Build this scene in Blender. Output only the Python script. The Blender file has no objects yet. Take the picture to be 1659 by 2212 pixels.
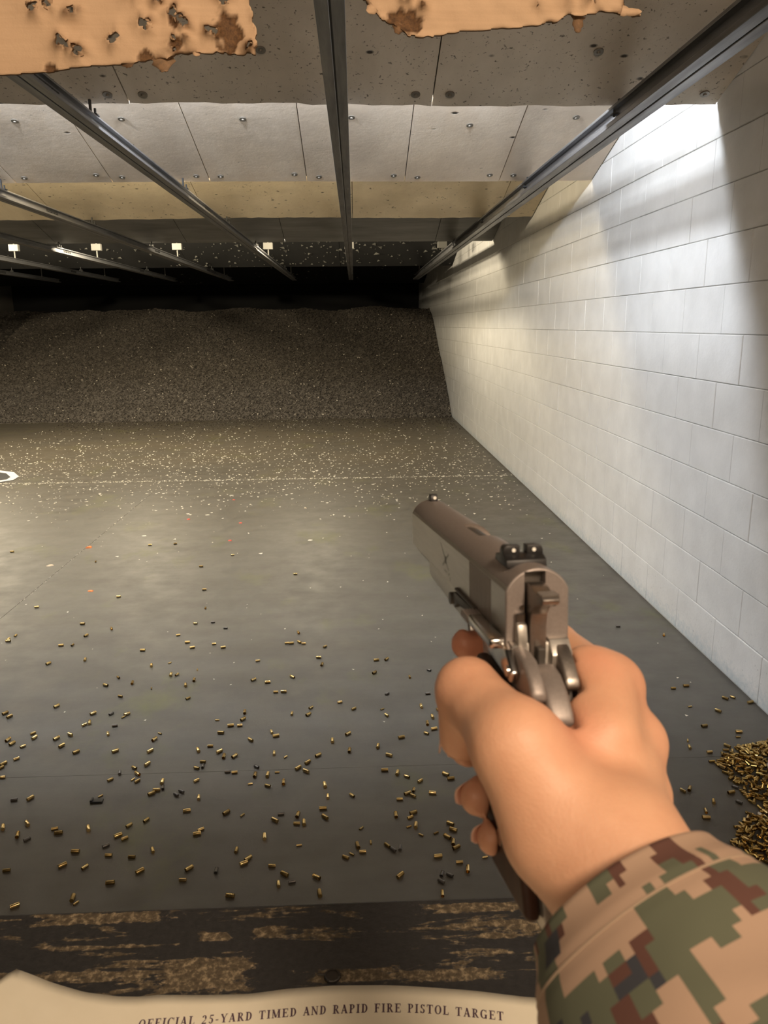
import bpy, bmesh, math, random
import numpy as np
from mathutils import Vector, Matrix, noise as mnoise
rnd = random.Random(11)
sc = bpy.context.scene
COL = sc.collection

# ---------------------------------------------------------------- camera
cam_d = bpy.data.cameras.new('camera'); cam = bpy.data.objects.new('camera', cam_d); COL.objects.link(cam)
cam_d.sensor_fit = 'VERTICAL'; cam_d.sensor_height = 36.0; cam_d.sensor_width = 27.0
cam_d.lens = 36.0*1661/2212
cam_d.clip_start = 0.02; cam_d.clip_end = 100
cam.matrix_world = Matrix(((0.99925897, 0.01866551, -0.0336617, 0),
                           (-0.03712137, 0.23617376, -0.97100152, 0),
                           (-0.01017423, 0.97153155, 0.23669164, 1.46), (0, 0, 0, 1)))
cam_d.dof.use_dof = True
cam_d.dof.focus_distance = 2.6
cam_d.dof.aperture_fstop = cam_d.lens/1.0          # about a one millimetre pupil, as in a phone
sc.camera = cam

# ---------------------------------------------------------------- world, lights, exposure
world = bpy.data.worlds.new('world'); sc.world = world; world.use_nodes = True
world.node_tree.nodes['Background'].inputs[0].default_value = (0.9, 0.85, 0.8, 1)
world.node_tree.nodes['Background'].inputs[1].default_value = 0.0
sc.view_settings.view_transform = 'Standard'; sc.view_settings.look = 'None'
sc.view_settings.gamma = 1.0; sc.view_settings.use_curve_mapping = False
sc.view_settings.exposure = 0.0

def lamp(name, kind, loc, energy, color, **kw):
    d = bpy.data.lights.new(name, kind); d.energy = energy; d.color = color
    for k, v in kw.items():
        setattr(d, k, v)
    o = bpy.data.objects.new(name, d); COL.objects.link(o); o.location = loc
    return o
def aim(o, target):
    o.rotation_euler = (Vector(target)-o.location).to_track_quat('-Z', 'Y').to_euler()

# cool white floods tucked behind the first baffle, one per lane
LANES = (0.50, -0.60, -1.70, -2.80, -3.90, -5.00)
for lx in LANES:
    lamp('flood_light', 'POINT', (lx, 3.665, 2.70), 68, (0.86, 0.92, 1.0), shadow_soft_size=0.048)
# warmer floods behind the second baffle
for lx in (0.0, -0.85)+LANES[2:]:
    lamp('flood_light', 'POINT', (lx, 5.47, 2.62), 18 if lx == 0.0 else 36, (1.0, 0.84, 0.57), shadow_soft_size=0.05)
# floods behind the fourth baffle, lighting the bank
for lx, e in ((-0.60, 165), (-2.62, 225), (-4.70, 350)):
    lamp('flood_light', 'POINT', (lx, 9.15, 2.47), e, (1.0, 0.85, 0.60), shadow_soft_size=0.05)
# warm ceiling lamps of the booth above and behind the shooter
for loc, e in (((0.40, -0.80, 2.36), 96), ((-0.85, -1.0, 2.30), 24)):
    lamp('booth_light', 'POINT', loc, e, (1.0, 0.775, 0.565), shadow_soft_size=0.16)

# ---------------------------------------------------------------- materials
MATS = {}
def mat(name, base=(0.5, 0.5, 0.5), rough=0.6, metal=0.0, fn=None, **kw):
    m = bpy.data.materials.new(name); m.use_nodes = True
    b = m.node_tree.nodes['Principled BSDF']
    b.inputs['Base Color'].default_value = (*base, 1)
    b.inputs['Roughness'].default_value = rough
    b.inputs['Metallic'].default_value = metal
    for k, v in kw.items():
        b.inputs[k].default_value = v
    if fn: fn(NT(m), b)
    MATS[name] = m
    return m
class NT:
    """small node tree helper"""
    def __init__(s, m): s.t = m.node_tree
    def n(s, typ, **kw):
        x = s.t.nodes.new(typ)
        for k, v in kw.items():
            if k in ('operation', 'data_type', 'blend_type', 'feature', 'noise_dimensions', 'attribute_name', 'interpolation', 'voronoi_dimensions', 'distance'):
                setattr(x, k, v)
            else:
                x.inputs[k].default_value = v
        return x
    def l(s, a, b): s.t.links.new(a, b)
    def co(s, scale=(1, 1, 1), src='Object', rot=(0, 0, 0)):
        tc = s.n('ShaderNodeTexCoord'); mp = s.n('ShaderNodeMapping')
        mp.inputs['Scale'].default_value = scale; mp.inputs['Rotation'].default_value = rot
        s.l(tc.outputs[src], mp.inputs['Vector']); return mp.outputs[0]
    def wco(s, scale=(1, 1, 1)):
        g = s.n('ShaderNodeNewGeometry'); mp = s.n('ShaderNodeMapping'); mp.inputs['Scale'].default_value = scale
        s.l(g.outputs['Position'], mp.inputs['Vector']); return mp.outputs[0]
    def noise(s, co, scale=5, detail=4, rough=0.55, dist=0.0):
        x = s.n('ShaderNodeTexNoise', Scale=scale, Detail=detail, Roughness=rough, Distortion=dist)
        s.l(co, x.inputs['Vector']); return x.outputs['Fac']
    def voro(s, co, scale=5, out='Distance', feature='F1', rand=1.0):
        x = s.n('ShaderNodeTexVoronoi', Scale=scale, Randomness=rand); x.feature = feature
        s.l(co, x.inputs['Vector']); return x.outputs[out]
    def ramp(s, fac, stops, interp='LINEAR'):
        x = s.n('ShaderNodeValToRGB'); r = x.color_ramp; r.interpolation = interp
        while len(r.elements) < len(stops): r.elements.new(0.5)
        for e, (p, c) in zip(r.elements, stops):
            e.position = p; e.color = (*c, 1) if len(c) == 3 else c
        s.l(fac, x.inputs[0]); return x.outputs[0]
    def mix(s, fac, a, b, mode='MIX'):
        x = s.n('ShaderNodeMix', data_type='RGBA', blend_type=mode)
        for v, i in ((fac, 0), (a, 6), (b, 7)):
            if isinstance(v, (int, float)): x.inputs[i].default_value = v
            elif isinstance(v, tuple): x.inputs[i].default_value = (*v, 1)
            else: s.l(v, x.inputs[i])
        return x.outputs[2]
    def math(s, op, a, b=0.0):
        x = s.n('ShaderNodeMath', operation=op)
        for v, i in ((a, 0), (b, 1)):
            if isinstance(v, (int, float)): x.inputs[i].default_value = v
            else: s.l(v, x.inputs[i])
        return x.outputs[0]
    def bump(s, b, h, strength=0.3, dist=0.01):
        x = s.n('ShaderNodeBump', Strength=strength, Distance=dist); s.l(h, x.inputs['Height']); s.l(x.outputs[0], b.inputs['Normal'])
BLK = (0, 0, 0); WHT = (1, 1, 1)

def f_wall(t, b):
    w = t.wco()
    n = t.noise(w, 6, 6); d = t.noise(w, 40, 5, .7)
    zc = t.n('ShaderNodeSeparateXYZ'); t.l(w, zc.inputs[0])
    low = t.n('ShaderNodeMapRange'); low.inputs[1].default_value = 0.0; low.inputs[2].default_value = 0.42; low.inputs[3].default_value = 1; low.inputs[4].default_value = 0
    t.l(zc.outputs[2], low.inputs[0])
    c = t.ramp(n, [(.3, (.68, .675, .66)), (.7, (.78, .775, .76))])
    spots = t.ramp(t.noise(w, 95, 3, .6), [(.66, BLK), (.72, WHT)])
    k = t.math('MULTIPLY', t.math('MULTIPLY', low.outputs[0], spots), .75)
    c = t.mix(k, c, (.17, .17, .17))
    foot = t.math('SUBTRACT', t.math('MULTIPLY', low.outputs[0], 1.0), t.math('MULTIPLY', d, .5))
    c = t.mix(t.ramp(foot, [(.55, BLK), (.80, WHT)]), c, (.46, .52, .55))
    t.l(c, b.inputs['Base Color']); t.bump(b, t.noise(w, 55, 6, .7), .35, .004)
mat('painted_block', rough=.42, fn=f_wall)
mat('mortar', (.50, .49, .47), .8)

def f_floor(t, b):
    w = t.wco()
    big = t.noise(w, .9, 5, .6); mid = t.noise(t.wco((1.2, 4.5, 1)), 1.3, 6, .6); fine = t.noise(w, 60, 4, .7)
    c = t.ramp(mid, [(.3, (.064, .058, .047)), (.55, (.084, .078, .064)), (.75, (.099, .093, .078))])
    c = t.mix(t.ramp(t.noise(t.wco((1.2, .8, 1)), 1.6, 6, .65), [(.56, BLK), (.70, (.75, .75, .75))]), c, (.105, .107, .035))
    yy = t.n('ShaderNodeSeparateXYZ'); t.l(w, yy.inputs[0])
    far = t.n('ShaderNodeMapRange'); far.inputs[1].default_value = 5.0; far.inputs[2].default_value = 8.5; t.l(yy.outputs[1], far.inputs[0])
    c = t.mix(t.math('MULTIPLY', far.outputs[0], t.ramp(big, [(.3, (.3, .3, .3)), (.7, (.8, .8, .8))])), c, (.125, .102, .070))
    c = t.mix(t.math('MULTIPLY', fine, .25), c, (.058, .054, .047))
    t.l(c, b.inputs['Base Color'])
    t.l(t.ramp(t.noise(w, 7, 5, .6), [(.3, (.42,)*3), (.7, (.6,)*3)]), b.inputs['Roughness'])
    t.bump(b, t.noise(w, 120, 4, .7), .12, .003)
mat('floor_paint', rough=.5, fn=f_floor)
mat('joint_dust', (.22, .20, .16), .9)
mat('subfloor', (.10, .09, .08), .9)

def ply(c1, c2, speck, pits, th=.66):
    def f(t, b):
        o = t.wco()
        n = t.noise(t.wco((3.2, 1, 1)), 2.2, 6, .6); cloud = t.noise(o, 1.7, 4)
        c = t.ramp(n, [(.3, c1), (.7, c2)])
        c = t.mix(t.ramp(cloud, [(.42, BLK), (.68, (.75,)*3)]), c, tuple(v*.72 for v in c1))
        sp = t.ramp(t.noise(o, speck, 3, .6), [(th, BLK), (th+.07, WHT)])
        c = t.mix(t.math('MULTIPLY', sp, .8), c, (.05, .04, .03))
        pt = t.ramp(t.voro(t.wco((1, 1.6, 1)), pits, 'Distance'), [(.05, WHT), (.10, BLK)])
        keep = t.ramp(t.noise(o, 2.6, 2), [(.44, BLK), (.50, WHT)])
        c = t.mix(t.math('MULTIPLY', pt, keep), c, (.045, .038, .03))
        t.l(c, b.inputs['Base Color'])
        t.bump(b, t.math('SUBTRACT', t.noise(o, speck*.8, 5, .7), t.math('MULTIPLY', t.math('MULTIPLY', pt, keep), 2.0)), .4, .004)
    return f
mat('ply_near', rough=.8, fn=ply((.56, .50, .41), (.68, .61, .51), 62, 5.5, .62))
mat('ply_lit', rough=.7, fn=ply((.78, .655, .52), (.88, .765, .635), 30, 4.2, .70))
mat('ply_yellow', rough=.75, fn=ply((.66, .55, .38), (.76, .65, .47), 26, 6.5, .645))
mat('ply_edge', (.34, .29, .22), .85)

def f_rubber(t, b):
    o = t.wco((1, 1, 1)); n = t.noise(t.wco((.6, 3, 1)), 3, 6)
    t.l(t.ramp(n, [(.3, (.12, .118, .112)), (.7, (.20, .197, .19))]), b.inputs['Base Color'])
    t.bump(b, t.noise(o, 30, 5), .4, .004)
mat('rubber_grey', rough=.8, fn=f_rubber)
mat('rubber_black', (.016, .016, .016), .85)
mat('fluff', (.15, .147, .13), .9)
mat('void_black', (.012, .012, .012), .95)
mat('room_paint', (.16, .145, .12), .85)
mat('shed_wall', (.20, .18, .15), .85)
mat('washer', (.22, .20, .17), .5, .6)
mat('screw', (.06, .055, .05), .45, .7)
def f_steel(t, b):
    o = t.wco((9, .7, 9)); n = t.noise(o, 3, 6, .6)
    t.l(t.ramp(n, [(.25, (.15, .15, .155)), (.75, (.30, .30, .31))]), b.inputs['Base Color'])
    t.l(t.ramp(n, [(.3, (.52,)*3), (.7, (.34,)*3)]), b.inputs['Roughness'])
mat('rail_steel', rough=.42, metal=.75, fn=f_steel)
mat('rail_dark', (.045, .045, .045), .6, .5)
mat('hanger_white', (.15, .145, .13), .6)
def f_berm(t, b):
    o = t.wco(); n = t.noise(o, 22, 6, .75); v = t.voro(o, 38, 'Color')
    sv = t.n('ShaderNodeSeparateColor'); t.l(v, sv.inputs[0])
    c = t.ramp(sv.outputs[0], [(0, (.030, .026, .022)), (.6, (.092, .078, .064)), (.9, (.15, .13, .105)), (1, (.30, .26, .21))])
    t.l(c, b.inputs['Base Color']); t.bump(b, n, .9, .03)
mat('berm_rubber', rough=.85, fn=f_berm)
mat('granule', (.095, .081, .066), .8)
mat('granule_light', (.50, .45, .37), .8)
mat('chip_white', (.66, .62, .52), .85)
mat('chip_dark', (.05, .04, .03), .8)
mat('clay_orange', (.75, .22, .06), .7)
mat('clay_red', (.70, .11, .07), .7)
mat('chip_tan', (.55, .45, .32), .85)
mat('plastic_black', (.012, .012, .013), .35)
mat('paper_black', (.035, .035, .037), .7)
mat('paper_white', (.75, .74, .72), .7)

def f_brass(t, b):
    oi = t.n('ShaderNodeObjectInfo')
    n = t.noise(t.co(), 260, 3)
    r = t.math('ADD', oi.outputs['Random'], t.math('MULTIPLY', n, .25))
    c = t.ramp(r, [(0, (.20, .13, .05)), (.35, (.40, .28, .11)), (.75, (.62, .45, .19)), (1.0, (.74, .55, .26))])
    t.l(c, b.inputs['Base Color']); t.l(t.ramp(r, [(0, (.42,)*3), (1, (.24,)*3)]), b.inputs['Roughness'])
mat('brass', rough=.3, metal=1.0, fn=f_brass)
mat('brass_heap', (.50, .35, .125), .22, 1.0)
mat('nickel', (.62, .60, .60), .3, 1.0)
mat('steel_case', (.14, .13, .12), .4, .8)

def f_card(t, b):
    o = t.wco()
    n = t.noise(t.wco((2, 2, 60)), 3, 4); at = t.n('ShaderNodeAttribute', attribute_name='torn')
    c = t.ramp(n, [(.3, (.60, .405, .25)), (.7, (.66, .455, .285))])
    inner = t.ramp(t.noise(o, 160, 4, .7), [(.35, (.07, .033, .012)), (.65, (.19, .095, .036))])
    c = t.mix(at.outputs['Fac'], c, inner)
    t.l(c, b.inputs['Base Color']); t.bump(b, t.noise(o, 140, 5, .65), .35, .002)
mat('cardboard', rough=.8, fn=f_card)
mat('card_core', (.20, .105, .04), .9)

def f_bench(t, b):
    w = t.wco()
    grain = t.noise(t.wco((3.0, 24, 1)), 2.6, 6, .62, .6); chips = t.noise(w, 190, 4, .7)
    fine = t.noise(t.wco((26, 75, 1)), 2.6, 5, .65)
    bare = t.ramp(t.math('ADD', t.math('MULTIPLY', grain, .78), t.math('ADD', t.math('MULTIPLY', fine, .26), t.math('MULTIPLY', t.noise(w, 120, 3, .7), .10))), [(.63, BLK), (.66, WHT)])
    wood = t.ramp(chips, [(.28, (.035, .026, .016)), (.5, (.10, .076, .046)), (.68, (.34, .265, .165))])
    paint = t.ramp(chips, [(.3, (.018, .018, .019)), (.7, (.034, .033, .033))])
    patches = None
    for (px, py, hx, hy) in ((-.118, .470, .032, .0150), (-.075, .509, .013, .0060), (-.012, .465, .030, .006), (.06, .462, .035, .005), (-.118, .507, .012, .005), (-.21, .53, .05, .006), (.10, .527, .05, .005)):
        sx = t.n('ShaderNodeSeparateXYZ'); t.l(w, sx.inputs[0])
        dx = t.math('ABSOLUTE', t.math('DIVIDE', t.math('SUBTRACT', sx.outputs[0], px), hx))
        dy = t.math('ABSOLUTE', t.math('DIVIDE', t.math('SUBTRACT', sx.outputs[1], py), hy))
        d = t.math('ADD', t.math('MAXIMUM', dx, dy), t.math('MULTIPLY', t.math('SUBTRACT', t.noise(t.wco((1, 2.5, 1)), 60, 6, .8), .5), 2.4))
        p = t.ramp(d, [(.94, WHT), (1.0, BLK)])
        patches = p if patches is None else t.math('MAXIMUM', patches, p)
    bare = t.math('MAXIMUM', bare, patches)
    t.l(t.mix(bare, paint, wood), b.inputs['Base Color'])
    t.l(t.ramp(bare, [(0, (.42,)*3), (1, (.8,)*3)]), b.inputs['Roughness'])
    t.bump(b, t.math('SUBTRACT', t.math('MULTIPLY', chips, .6), bare), .35, .0025)
mat('worn_black_board', rough=.6, fn=f_bench)
mat('board_side', (.10, .07, .04), .85)
def f_paper(t, b):
    n = t.noise(t.wco(), 30, 4)
    t.l(t.ramp(n, [(.3, (.79, .72, .56)), (.7, (.83, .76, .60))]), b.inputs['Base Color'])
mat('target_paper', rough=.75, fn=f_paper)
mat('ink_violet', (.085, .045, .07), .7)

def f_skin(t, b):
    o = t.wco()
    n = t.noise(o, 28, 5, .6); n2 = t.noise(o, 90, 4)
    at = t.n('ShaderNodeAttribute', attribute_name='flush')
    c = t.ramp(n, [(.3, (.61, .325, .195)), (.7, (.69, .39, .24))])
    c = t.mix(t.math('MULTIPLY', at.outputs['Fac'], .75), c, (.55, .145, .09))
    c = t.mix(t.math('MULTIPLY', t.ramp(n2, [(.5, BLK), (.75, WHT)]), .22), c, (.52, .235, .13))
    t.l(c, b.inputs['Base Color'])
    hgt = t.math('ADD', t.math('MULTIPLY', t.voro(t.wco((1, 1, 1)), 900, 'Distance'), .35), t.noise(t.wco((1, 1, 1)), 160, 5, .6))
    t.bump(b, hgt, .16, .0012)
mat('skin', rough=.52, fn=f_skin, **{'Subsurface Weight': .12, 'Subsurface Scale': .006, 'Subsurface Radius': (1.0, .35, .2)})
mat('nail', (.72, .45, .34), .28)

def f_camo(t, b):
    uv = t.n('ShaderNodeUVMap'); uv.uv_map = 'UVMap'
    sn = t.n('ShaderNodeVectorMath', operation='SNAP'); sn.inputs[1].default_value = (.0030, .0030, 1)
    t.l(uv.outputs[0], sn.inputs[0])
    def layer(scale, off):
        mp = t.n('ShaderNodeMapping'); mp.inputs['Location'].default_value = (off, off*.37, 0); t.l(sn.outputs[0], mp.inputs[0])
        return t.noise(mp.outputs[0], scale, 2.2, .5)
    c = t.mix(t.ramp(layer(42, .31), [(.52, WHT), (.525, BLK)], 'CONSTANT'), (.105, .112, .072), (.40, .272, .19))
    c = t.mix(t.ramp(layer(50, 2.2), [(0, BLK), (.575, WHT)], 'CONSTANT'), c, (.105, .045, .032))
    c = t.mix(t.ramp(layer(66, 5.4), [(0, BLK), (.635, WHT)], 'CONSTANT'), c, (.040, .042, .050))
    t.l(c, b.inputs['Base Color'])
    mp = t.n('ShaderNodeMapping'); mp.inputs['Scale'].default_value = (1, 1, 1); t.l(uv.outputs[0], mp.inputs[0])
    wv = t.n('ShaderNodeTexWave', Scale=900.0, Distortion=1.0); t.l(mp.outputs[0], wv.inputs['Vector'])
    t.bump(b, wv.outputs['Fac'], .15, .0005)
mat('camo_cloth', rough=.9, fn=f_camo)
mat('hem_thread', (.36, .26, .18), .9)

def f_gunsteel(base, rough, sc_=(1, 1, 1), nb=900):
    def f(t, b):
        n = t.noise(t.co(sc_), nb, 3, .6)
        t.l(t.ramp(n, [(.3, tuple(v*.9 for v in base)), (.7, tuple(v*1.06 for v in base))]), b.inputs['Base Color'])
        t.bump(b, n, .10, .0004)
    return f
mat('steel_matte', rough=.5, metal=.55, fn=f_gunsteel((.285, .245, .222), .46))
mat('steel_satin', rough=.36, metal=.85, fn=f_gunsteel((.46, .43, .39), .33, (1, .06, 1), 500))
mat('recess_shade_dirt', rough=.55, metal=.6, fn=f_gunsteel((.17, .14, .12), .5))  # darker steel for recesses: shade and groove dirt put into the colour
mat('steel_polish', (.52, .49, .46), .2, 1.0)
mat('steel_shadow', (.10, .09, .08), .5, .8)
mat('sight_black', (.012, .011, .011), .42)
mat('dot_white', (.85, .83, .75), .5)
def f_grip(t, b):
    n = t.noise(t.co((1, 1, .25)), 160, 5, .6, 1.0)
    t.l(t.ramp(n, [(.3, (.022, .008, .004)), (.7, (.055, .020, .010))]), b.inputs['Base Color'])
mat('grip_wood', rough=.5, fn=f_grip)
mat('etch', (.31, .29, .255), .5, .8)
mat('steel_dark', rough=.38, metal=.95, fn=f_gunsteel((.30, .265, .235), .4))

# ---------------------------------------------------------------- mesh helpers
def tag(o, label=None, cat=None, group=None, kind=None):
    if label: o['label'] = label
    if cat: o['category'] = cat
    if group: o['group'] = group
    if kind: o['kind'] = kind
    return o
def empty(name, loc=(0, 0, 0), label=None, cat=None, group=None, kind=None, mw=None):
    o = bpy.data.objects.new(name, None); COL.objects.link(o)
    o.empty_display_size = .05
    if mw is not None: o.matrix_world = mw
    else: o.location = loc
    return tag(o, label, cat, group, kind)
def link(name, me, m, parent=None):
    o = bpy.data.objects.new(name, me)
    if m is not None and not me.materials:
        for mm in (m if isinstance(m, (list, tuple)) else [m]): me.materials.append(MATS[mm])
    COL.objects.link(o)
    if parent is not None: o.parent = parent
    return o
def mesh_of(name, v, f, smooth=False):
    me = bpy.data.meshes.new(name); me.from_pydata([tuple(p) for p in v], [], f); me.update()
    if smooth: me.shade_smooth()
    return me
class MB:
    def __init__(s, k=1.0): s.bm = bmesh.new(); s.k = k
    def add(s, verts, faces, mi=0):
        vs = [s.bm.verts.new(Vector(v)*s.k) for v in verts]
        for f in faces:
            try:
                q = s.bm.faces.new([vs[i] for i in f]); q.material_index = mi
            except ValueError: pass
        return vs
    def box(s, lo, hi, mi=0):
        x0, y0, z0 = lo; x1, y1, z1 = hi
        return s.add([(x0, y0, z0), (x1, y0, z0), (x1, y1, z0), (x0, y1, z0), (x0, y0, z1), (x1, y0, z1), (x1, y1, z1), (x0, y1, z1)],
              [(0, 3, 2, 1), (4, 5, 6, 7), (0, 1, 5, 4), (1, 2, 6, 5), (2, 3, 7, 6), (3, 0, 4, 7)], mi)
    def tube(s, pts, r, n=10, cap=True, mi=0, flat=None):
        pts = [Vector(p) for p in pts]; rr = r if isinstance(r, (list, tuple)) else [r]*len(pts)
        rings = []; up = None
        for i, p in enumerate(pts):
            d = (pts[min(i+1, len(pts)-1)]-pts[max(i-1, 0)]).normalized()
            if up is None:
                up = Vector((0, 0, 1)) if abs(d.z) < .9 else Vector((0, 1, 0))
            a = d.cross(up).normalized(); b = a.cross(d).normalized(); up = b
            rings.append([p+(a*math.cos(t)*(flat or 1)+b*math.sin(t))*rr[i] for t in [2*math.pi*k/n for k in range(n)]])
        v = [q for ring in rings for q in ring]; f = []
        for i in range(len(pts)-1):
            for k in range(n):
                f.append((i*n+k, i*n+(k+1) % n, (i+1)*n+(k+1) % n, (i+1)*n+k))
        if cap: f += [tuple(range(n))[::-1], tuple((len(pts)-1)*n+k for k in range(n))]
        return s.add(v, f, mi)
    def extr(s, prof, a0, a1, axis='x', bev=0, seg=2, mi=0):
        """prof: 2D outline (the two other axes in order), pushed from a0 to a1 along axis"""
        def P(u, v, a): return {'x': (a, u, v), 'y': (u, a, v), 'z': (u, v, a)}[axis]
        n = len(prof)
        v = [P(u, w, a0) for u, w in prof]+[P(u, w, a1) for u, w in prof]
        f = [tuple(range(n))[::-1], tuple(range(n, 2*n))]+[(i, (i+1) % n, n+(i+1) % n, n+i) for i in range(n)]
        b2 = bmesh.new(); vs = [b2.verts.new(Vector(q)*s.k) for q in v]
        for q in f: b2.faces.new([vs[i] for i in q])
        bmesh.ops.recalc_face_normals(b2, faces=b2.faces)
        if bev:
            es = [e for e in b2.edges if e.calc_face_angle(0) > .5]
            bmesh.ops.bevel(b2, geom=es, offset=bev*s.k, segments=seg, profile=.5, affect='EDGES', clamp_overlap=True)
        me = bpy.data.meshes.new('t'); b2.to_mesh(me); b2.free()
        for p in me.polygons: p.material_index = mi
        s.bm.from_mesh(me); bpy.data.meshes.remove(me)
    def bbox(s, lo, hi, bev, seg=1, mi=0):
        s.extr([(lo[1], lo[2]), (hi[1], lo[2]), (hi[1], hi[2]), (lo[1], hi[2])], lo[0], hi[0], 'x', bev, seg, mi)
    def mesh(s, name, smooth=False, recalc=True):
        if recalc: bmesh.ops.recalc_face_normals(s.bm, faces=s.bm.faces)
        me = bpy.data.meshes.new(name); s.bm.to_mesh(me); s.bm.free()
        if smooth:
            me.shade_smooth(); me.set_sharp_from_angle(angle=math.radians(smooth if smooth is not True else 40))
        return me
    def build(s, name, m, parent=None, smooth=False):
        return link(name, s.mesh(name, smooth), m, parent)

# ================================================================ THE SETTING
WX = 1.54
# ---- floor: slabs divided by dusty joints
b = MB(); b.box((-8.1, -1.6, -.20), (1.9, 19.2, -.012)); floor = tag(b.build('floor', 'subfloor'), kind='structure')
xs = [-8.0, -5.04, -1.862, WX+.03]; ys = [-1.5, 2.335, 7.42, 13.6]
for i in range(3):
    for j in range(3):
        g = .004 if j == 2 else .0003
        b = MB(); b.bbox((xs[i]+(.0015 if i else 0), ys[j]+g, -.10), (xs[i+1]-.0015, ys[j+1]-(.004 if j == 1 else .0003), 0), .0006)
        b.build('slab', 'floor_paint', floor)
b = MB()
for x in xs[1:3]: b.box((x-.003, 2.34, -.012), (x+.003, 13.5, -.0018))
b.box((-8, 7.414, -.012), (WX, 7.426, -.0008))
tag(b.build('joint_dust', 'joint_dust', floor), kind='stuff')

# ---- right wall: painted concrete blocks laid in running bond
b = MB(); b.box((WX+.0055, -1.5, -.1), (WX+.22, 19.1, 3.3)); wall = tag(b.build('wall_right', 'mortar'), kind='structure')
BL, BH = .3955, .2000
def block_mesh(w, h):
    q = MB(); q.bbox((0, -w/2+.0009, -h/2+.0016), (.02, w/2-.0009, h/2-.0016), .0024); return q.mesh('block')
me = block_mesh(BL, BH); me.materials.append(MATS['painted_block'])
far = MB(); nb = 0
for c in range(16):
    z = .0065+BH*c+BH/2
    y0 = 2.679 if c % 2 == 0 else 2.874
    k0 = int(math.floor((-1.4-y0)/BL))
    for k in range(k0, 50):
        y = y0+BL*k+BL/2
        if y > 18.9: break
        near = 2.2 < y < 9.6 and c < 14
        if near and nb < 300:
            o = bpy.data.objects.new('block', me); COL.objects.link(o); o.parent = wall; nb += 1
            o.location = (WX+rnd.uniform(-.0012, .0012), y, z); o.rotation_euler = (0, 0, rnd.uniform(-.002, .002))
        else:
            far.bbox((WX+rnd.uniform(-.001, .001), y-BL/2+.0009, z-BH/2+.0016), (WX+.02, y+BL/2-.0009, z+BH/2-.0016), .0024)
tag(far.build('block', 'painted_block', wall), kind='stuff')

# ---- the rest of the shell, mostly out of frame
b = MB(); b.box((-8.2, -1.6, 0), (-8.0, 19.1, 3.3)); tag(b.build('wall_left', 'shed_wall'), kind='structure')
b = MB(); b.box((-8.2, -1.8, 0), (1.8, -1.5, 3.3)); tag(b.build('wall_front', 'shed_wall'), kind='structure')
b = MB(); b.box((-8.2, 19.0, 0), (1.8, 19.3, 3.3)); tag(b.build('wall_back', 'void_black'), kind='structure')
b = MB(); b.box((-8.3, -1.8, 3.2), (1.9, 19.3, 3.4)); tag(b.build('ceiling', 'void_black'), kind='structure')

# ---- crumb rubber berm heaped against the back of the range
def berm_z(x, y):
    t = max(0, (y-12.42+.10*math.sin(x*1.3)+.05*math.sin(x*4.1))/(16.3-12.42))
    z = 1.76*(1-(1-min(t, 1))**1.18) if t < 1 else 1.76
    p = Vector((x*1.1, y*1.1, 0))
    return z+(.07*mnoise.noise(p)+.035*mnoise.noise(p*3.1)+.018*mnoise.noise(p*9))*min(1, t*5)-(0.02 if t <= 0 else 0)
nx, ny = 190, 120; v = []; f = []
for j in range(ny):
    y = 12.2+(17.6-12.2)*j/(ny-1)
    for i in range(nx):
        x = -7.95+(WX-.003+7.95)*i/(nx-1)
        v.append((x, y, berm_z(x, y)))
for j in range(ny-1):
    for i in range(nx-1):
        a = j*nx+i; f.append((a, a+1, a+nx+1, a+nx))
berm = link('rubber_berm', mesh_of('berm', v, f, True), 'berm_rubber')
tag(berm, 'dark sloping bank of shredded rubber crumb across the back of the range', 'berm')
tet = [(1, 1, 1), (1, -1, -1), (-1, 1, -1), (-1, -1, 1)]; tf = [(0, 1, 2), (0, 3, 1), (0, 2, 3), (1, 3, 2)]
def chips(pts, flat=1.0):
    """many little four sided crumbs in one mesh: pts = (x, y, z, size)"""
    n = len(pts); P = np.array(pts); R = np.random.default_rng(5)
    base = np.array(tet, float)*.5
    jit = base[None]*(R.uniform(.5, 1.2, (n, 4, 1)))+R.uniform(-.12, .12, (n, 4, 3))
    a = R.uniform(0, 6.28, n); ca, sa = np.cos(a), np.sin(a)
    X = jit[..., 0]*ca[:, None]-jit[..., 1]*sa[:, None]; Y = jit[..., 0]*sa[:, None]+jit[..., 1]*ca[:, None]
    V = np.stack([X, Y, jit[..., 2]*flat], -1)*P[:, None, 3:4]+P[:, None, :3]
    F = (np.array(tf)[None]+np.arange(n)[:, None, None]*4).reshape(-1, 3)
    me = bpy.data.meshes.new('chips'); me.from_pydata(V.reshape(-1, 3).tolist(), [], F.tolist()); me.update(); return me
pts = []; ptl = []
for _ in range(60000):
    x = rnd.uniform(-6.5, WX-.02); y = 12.35+4.2*rnd.random()**1.2
    s = rnd.uniform(.018, .045); (ptl if rnd.random() < .035 else pts).append((x, y, berm_z(x, y)+s*.15, s*(1 if rnd.random() > .0 else 1)))
ptl = [(x, y, z, s*.62) for x, y, z, s in ptl]
tag(link('rubber_crumb', chips(pts), 'granule', berm), kind='stuff')
tag(link('pale_crumb', chips(ptl), 'granule_light', berm), kind='stuff')

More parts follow.
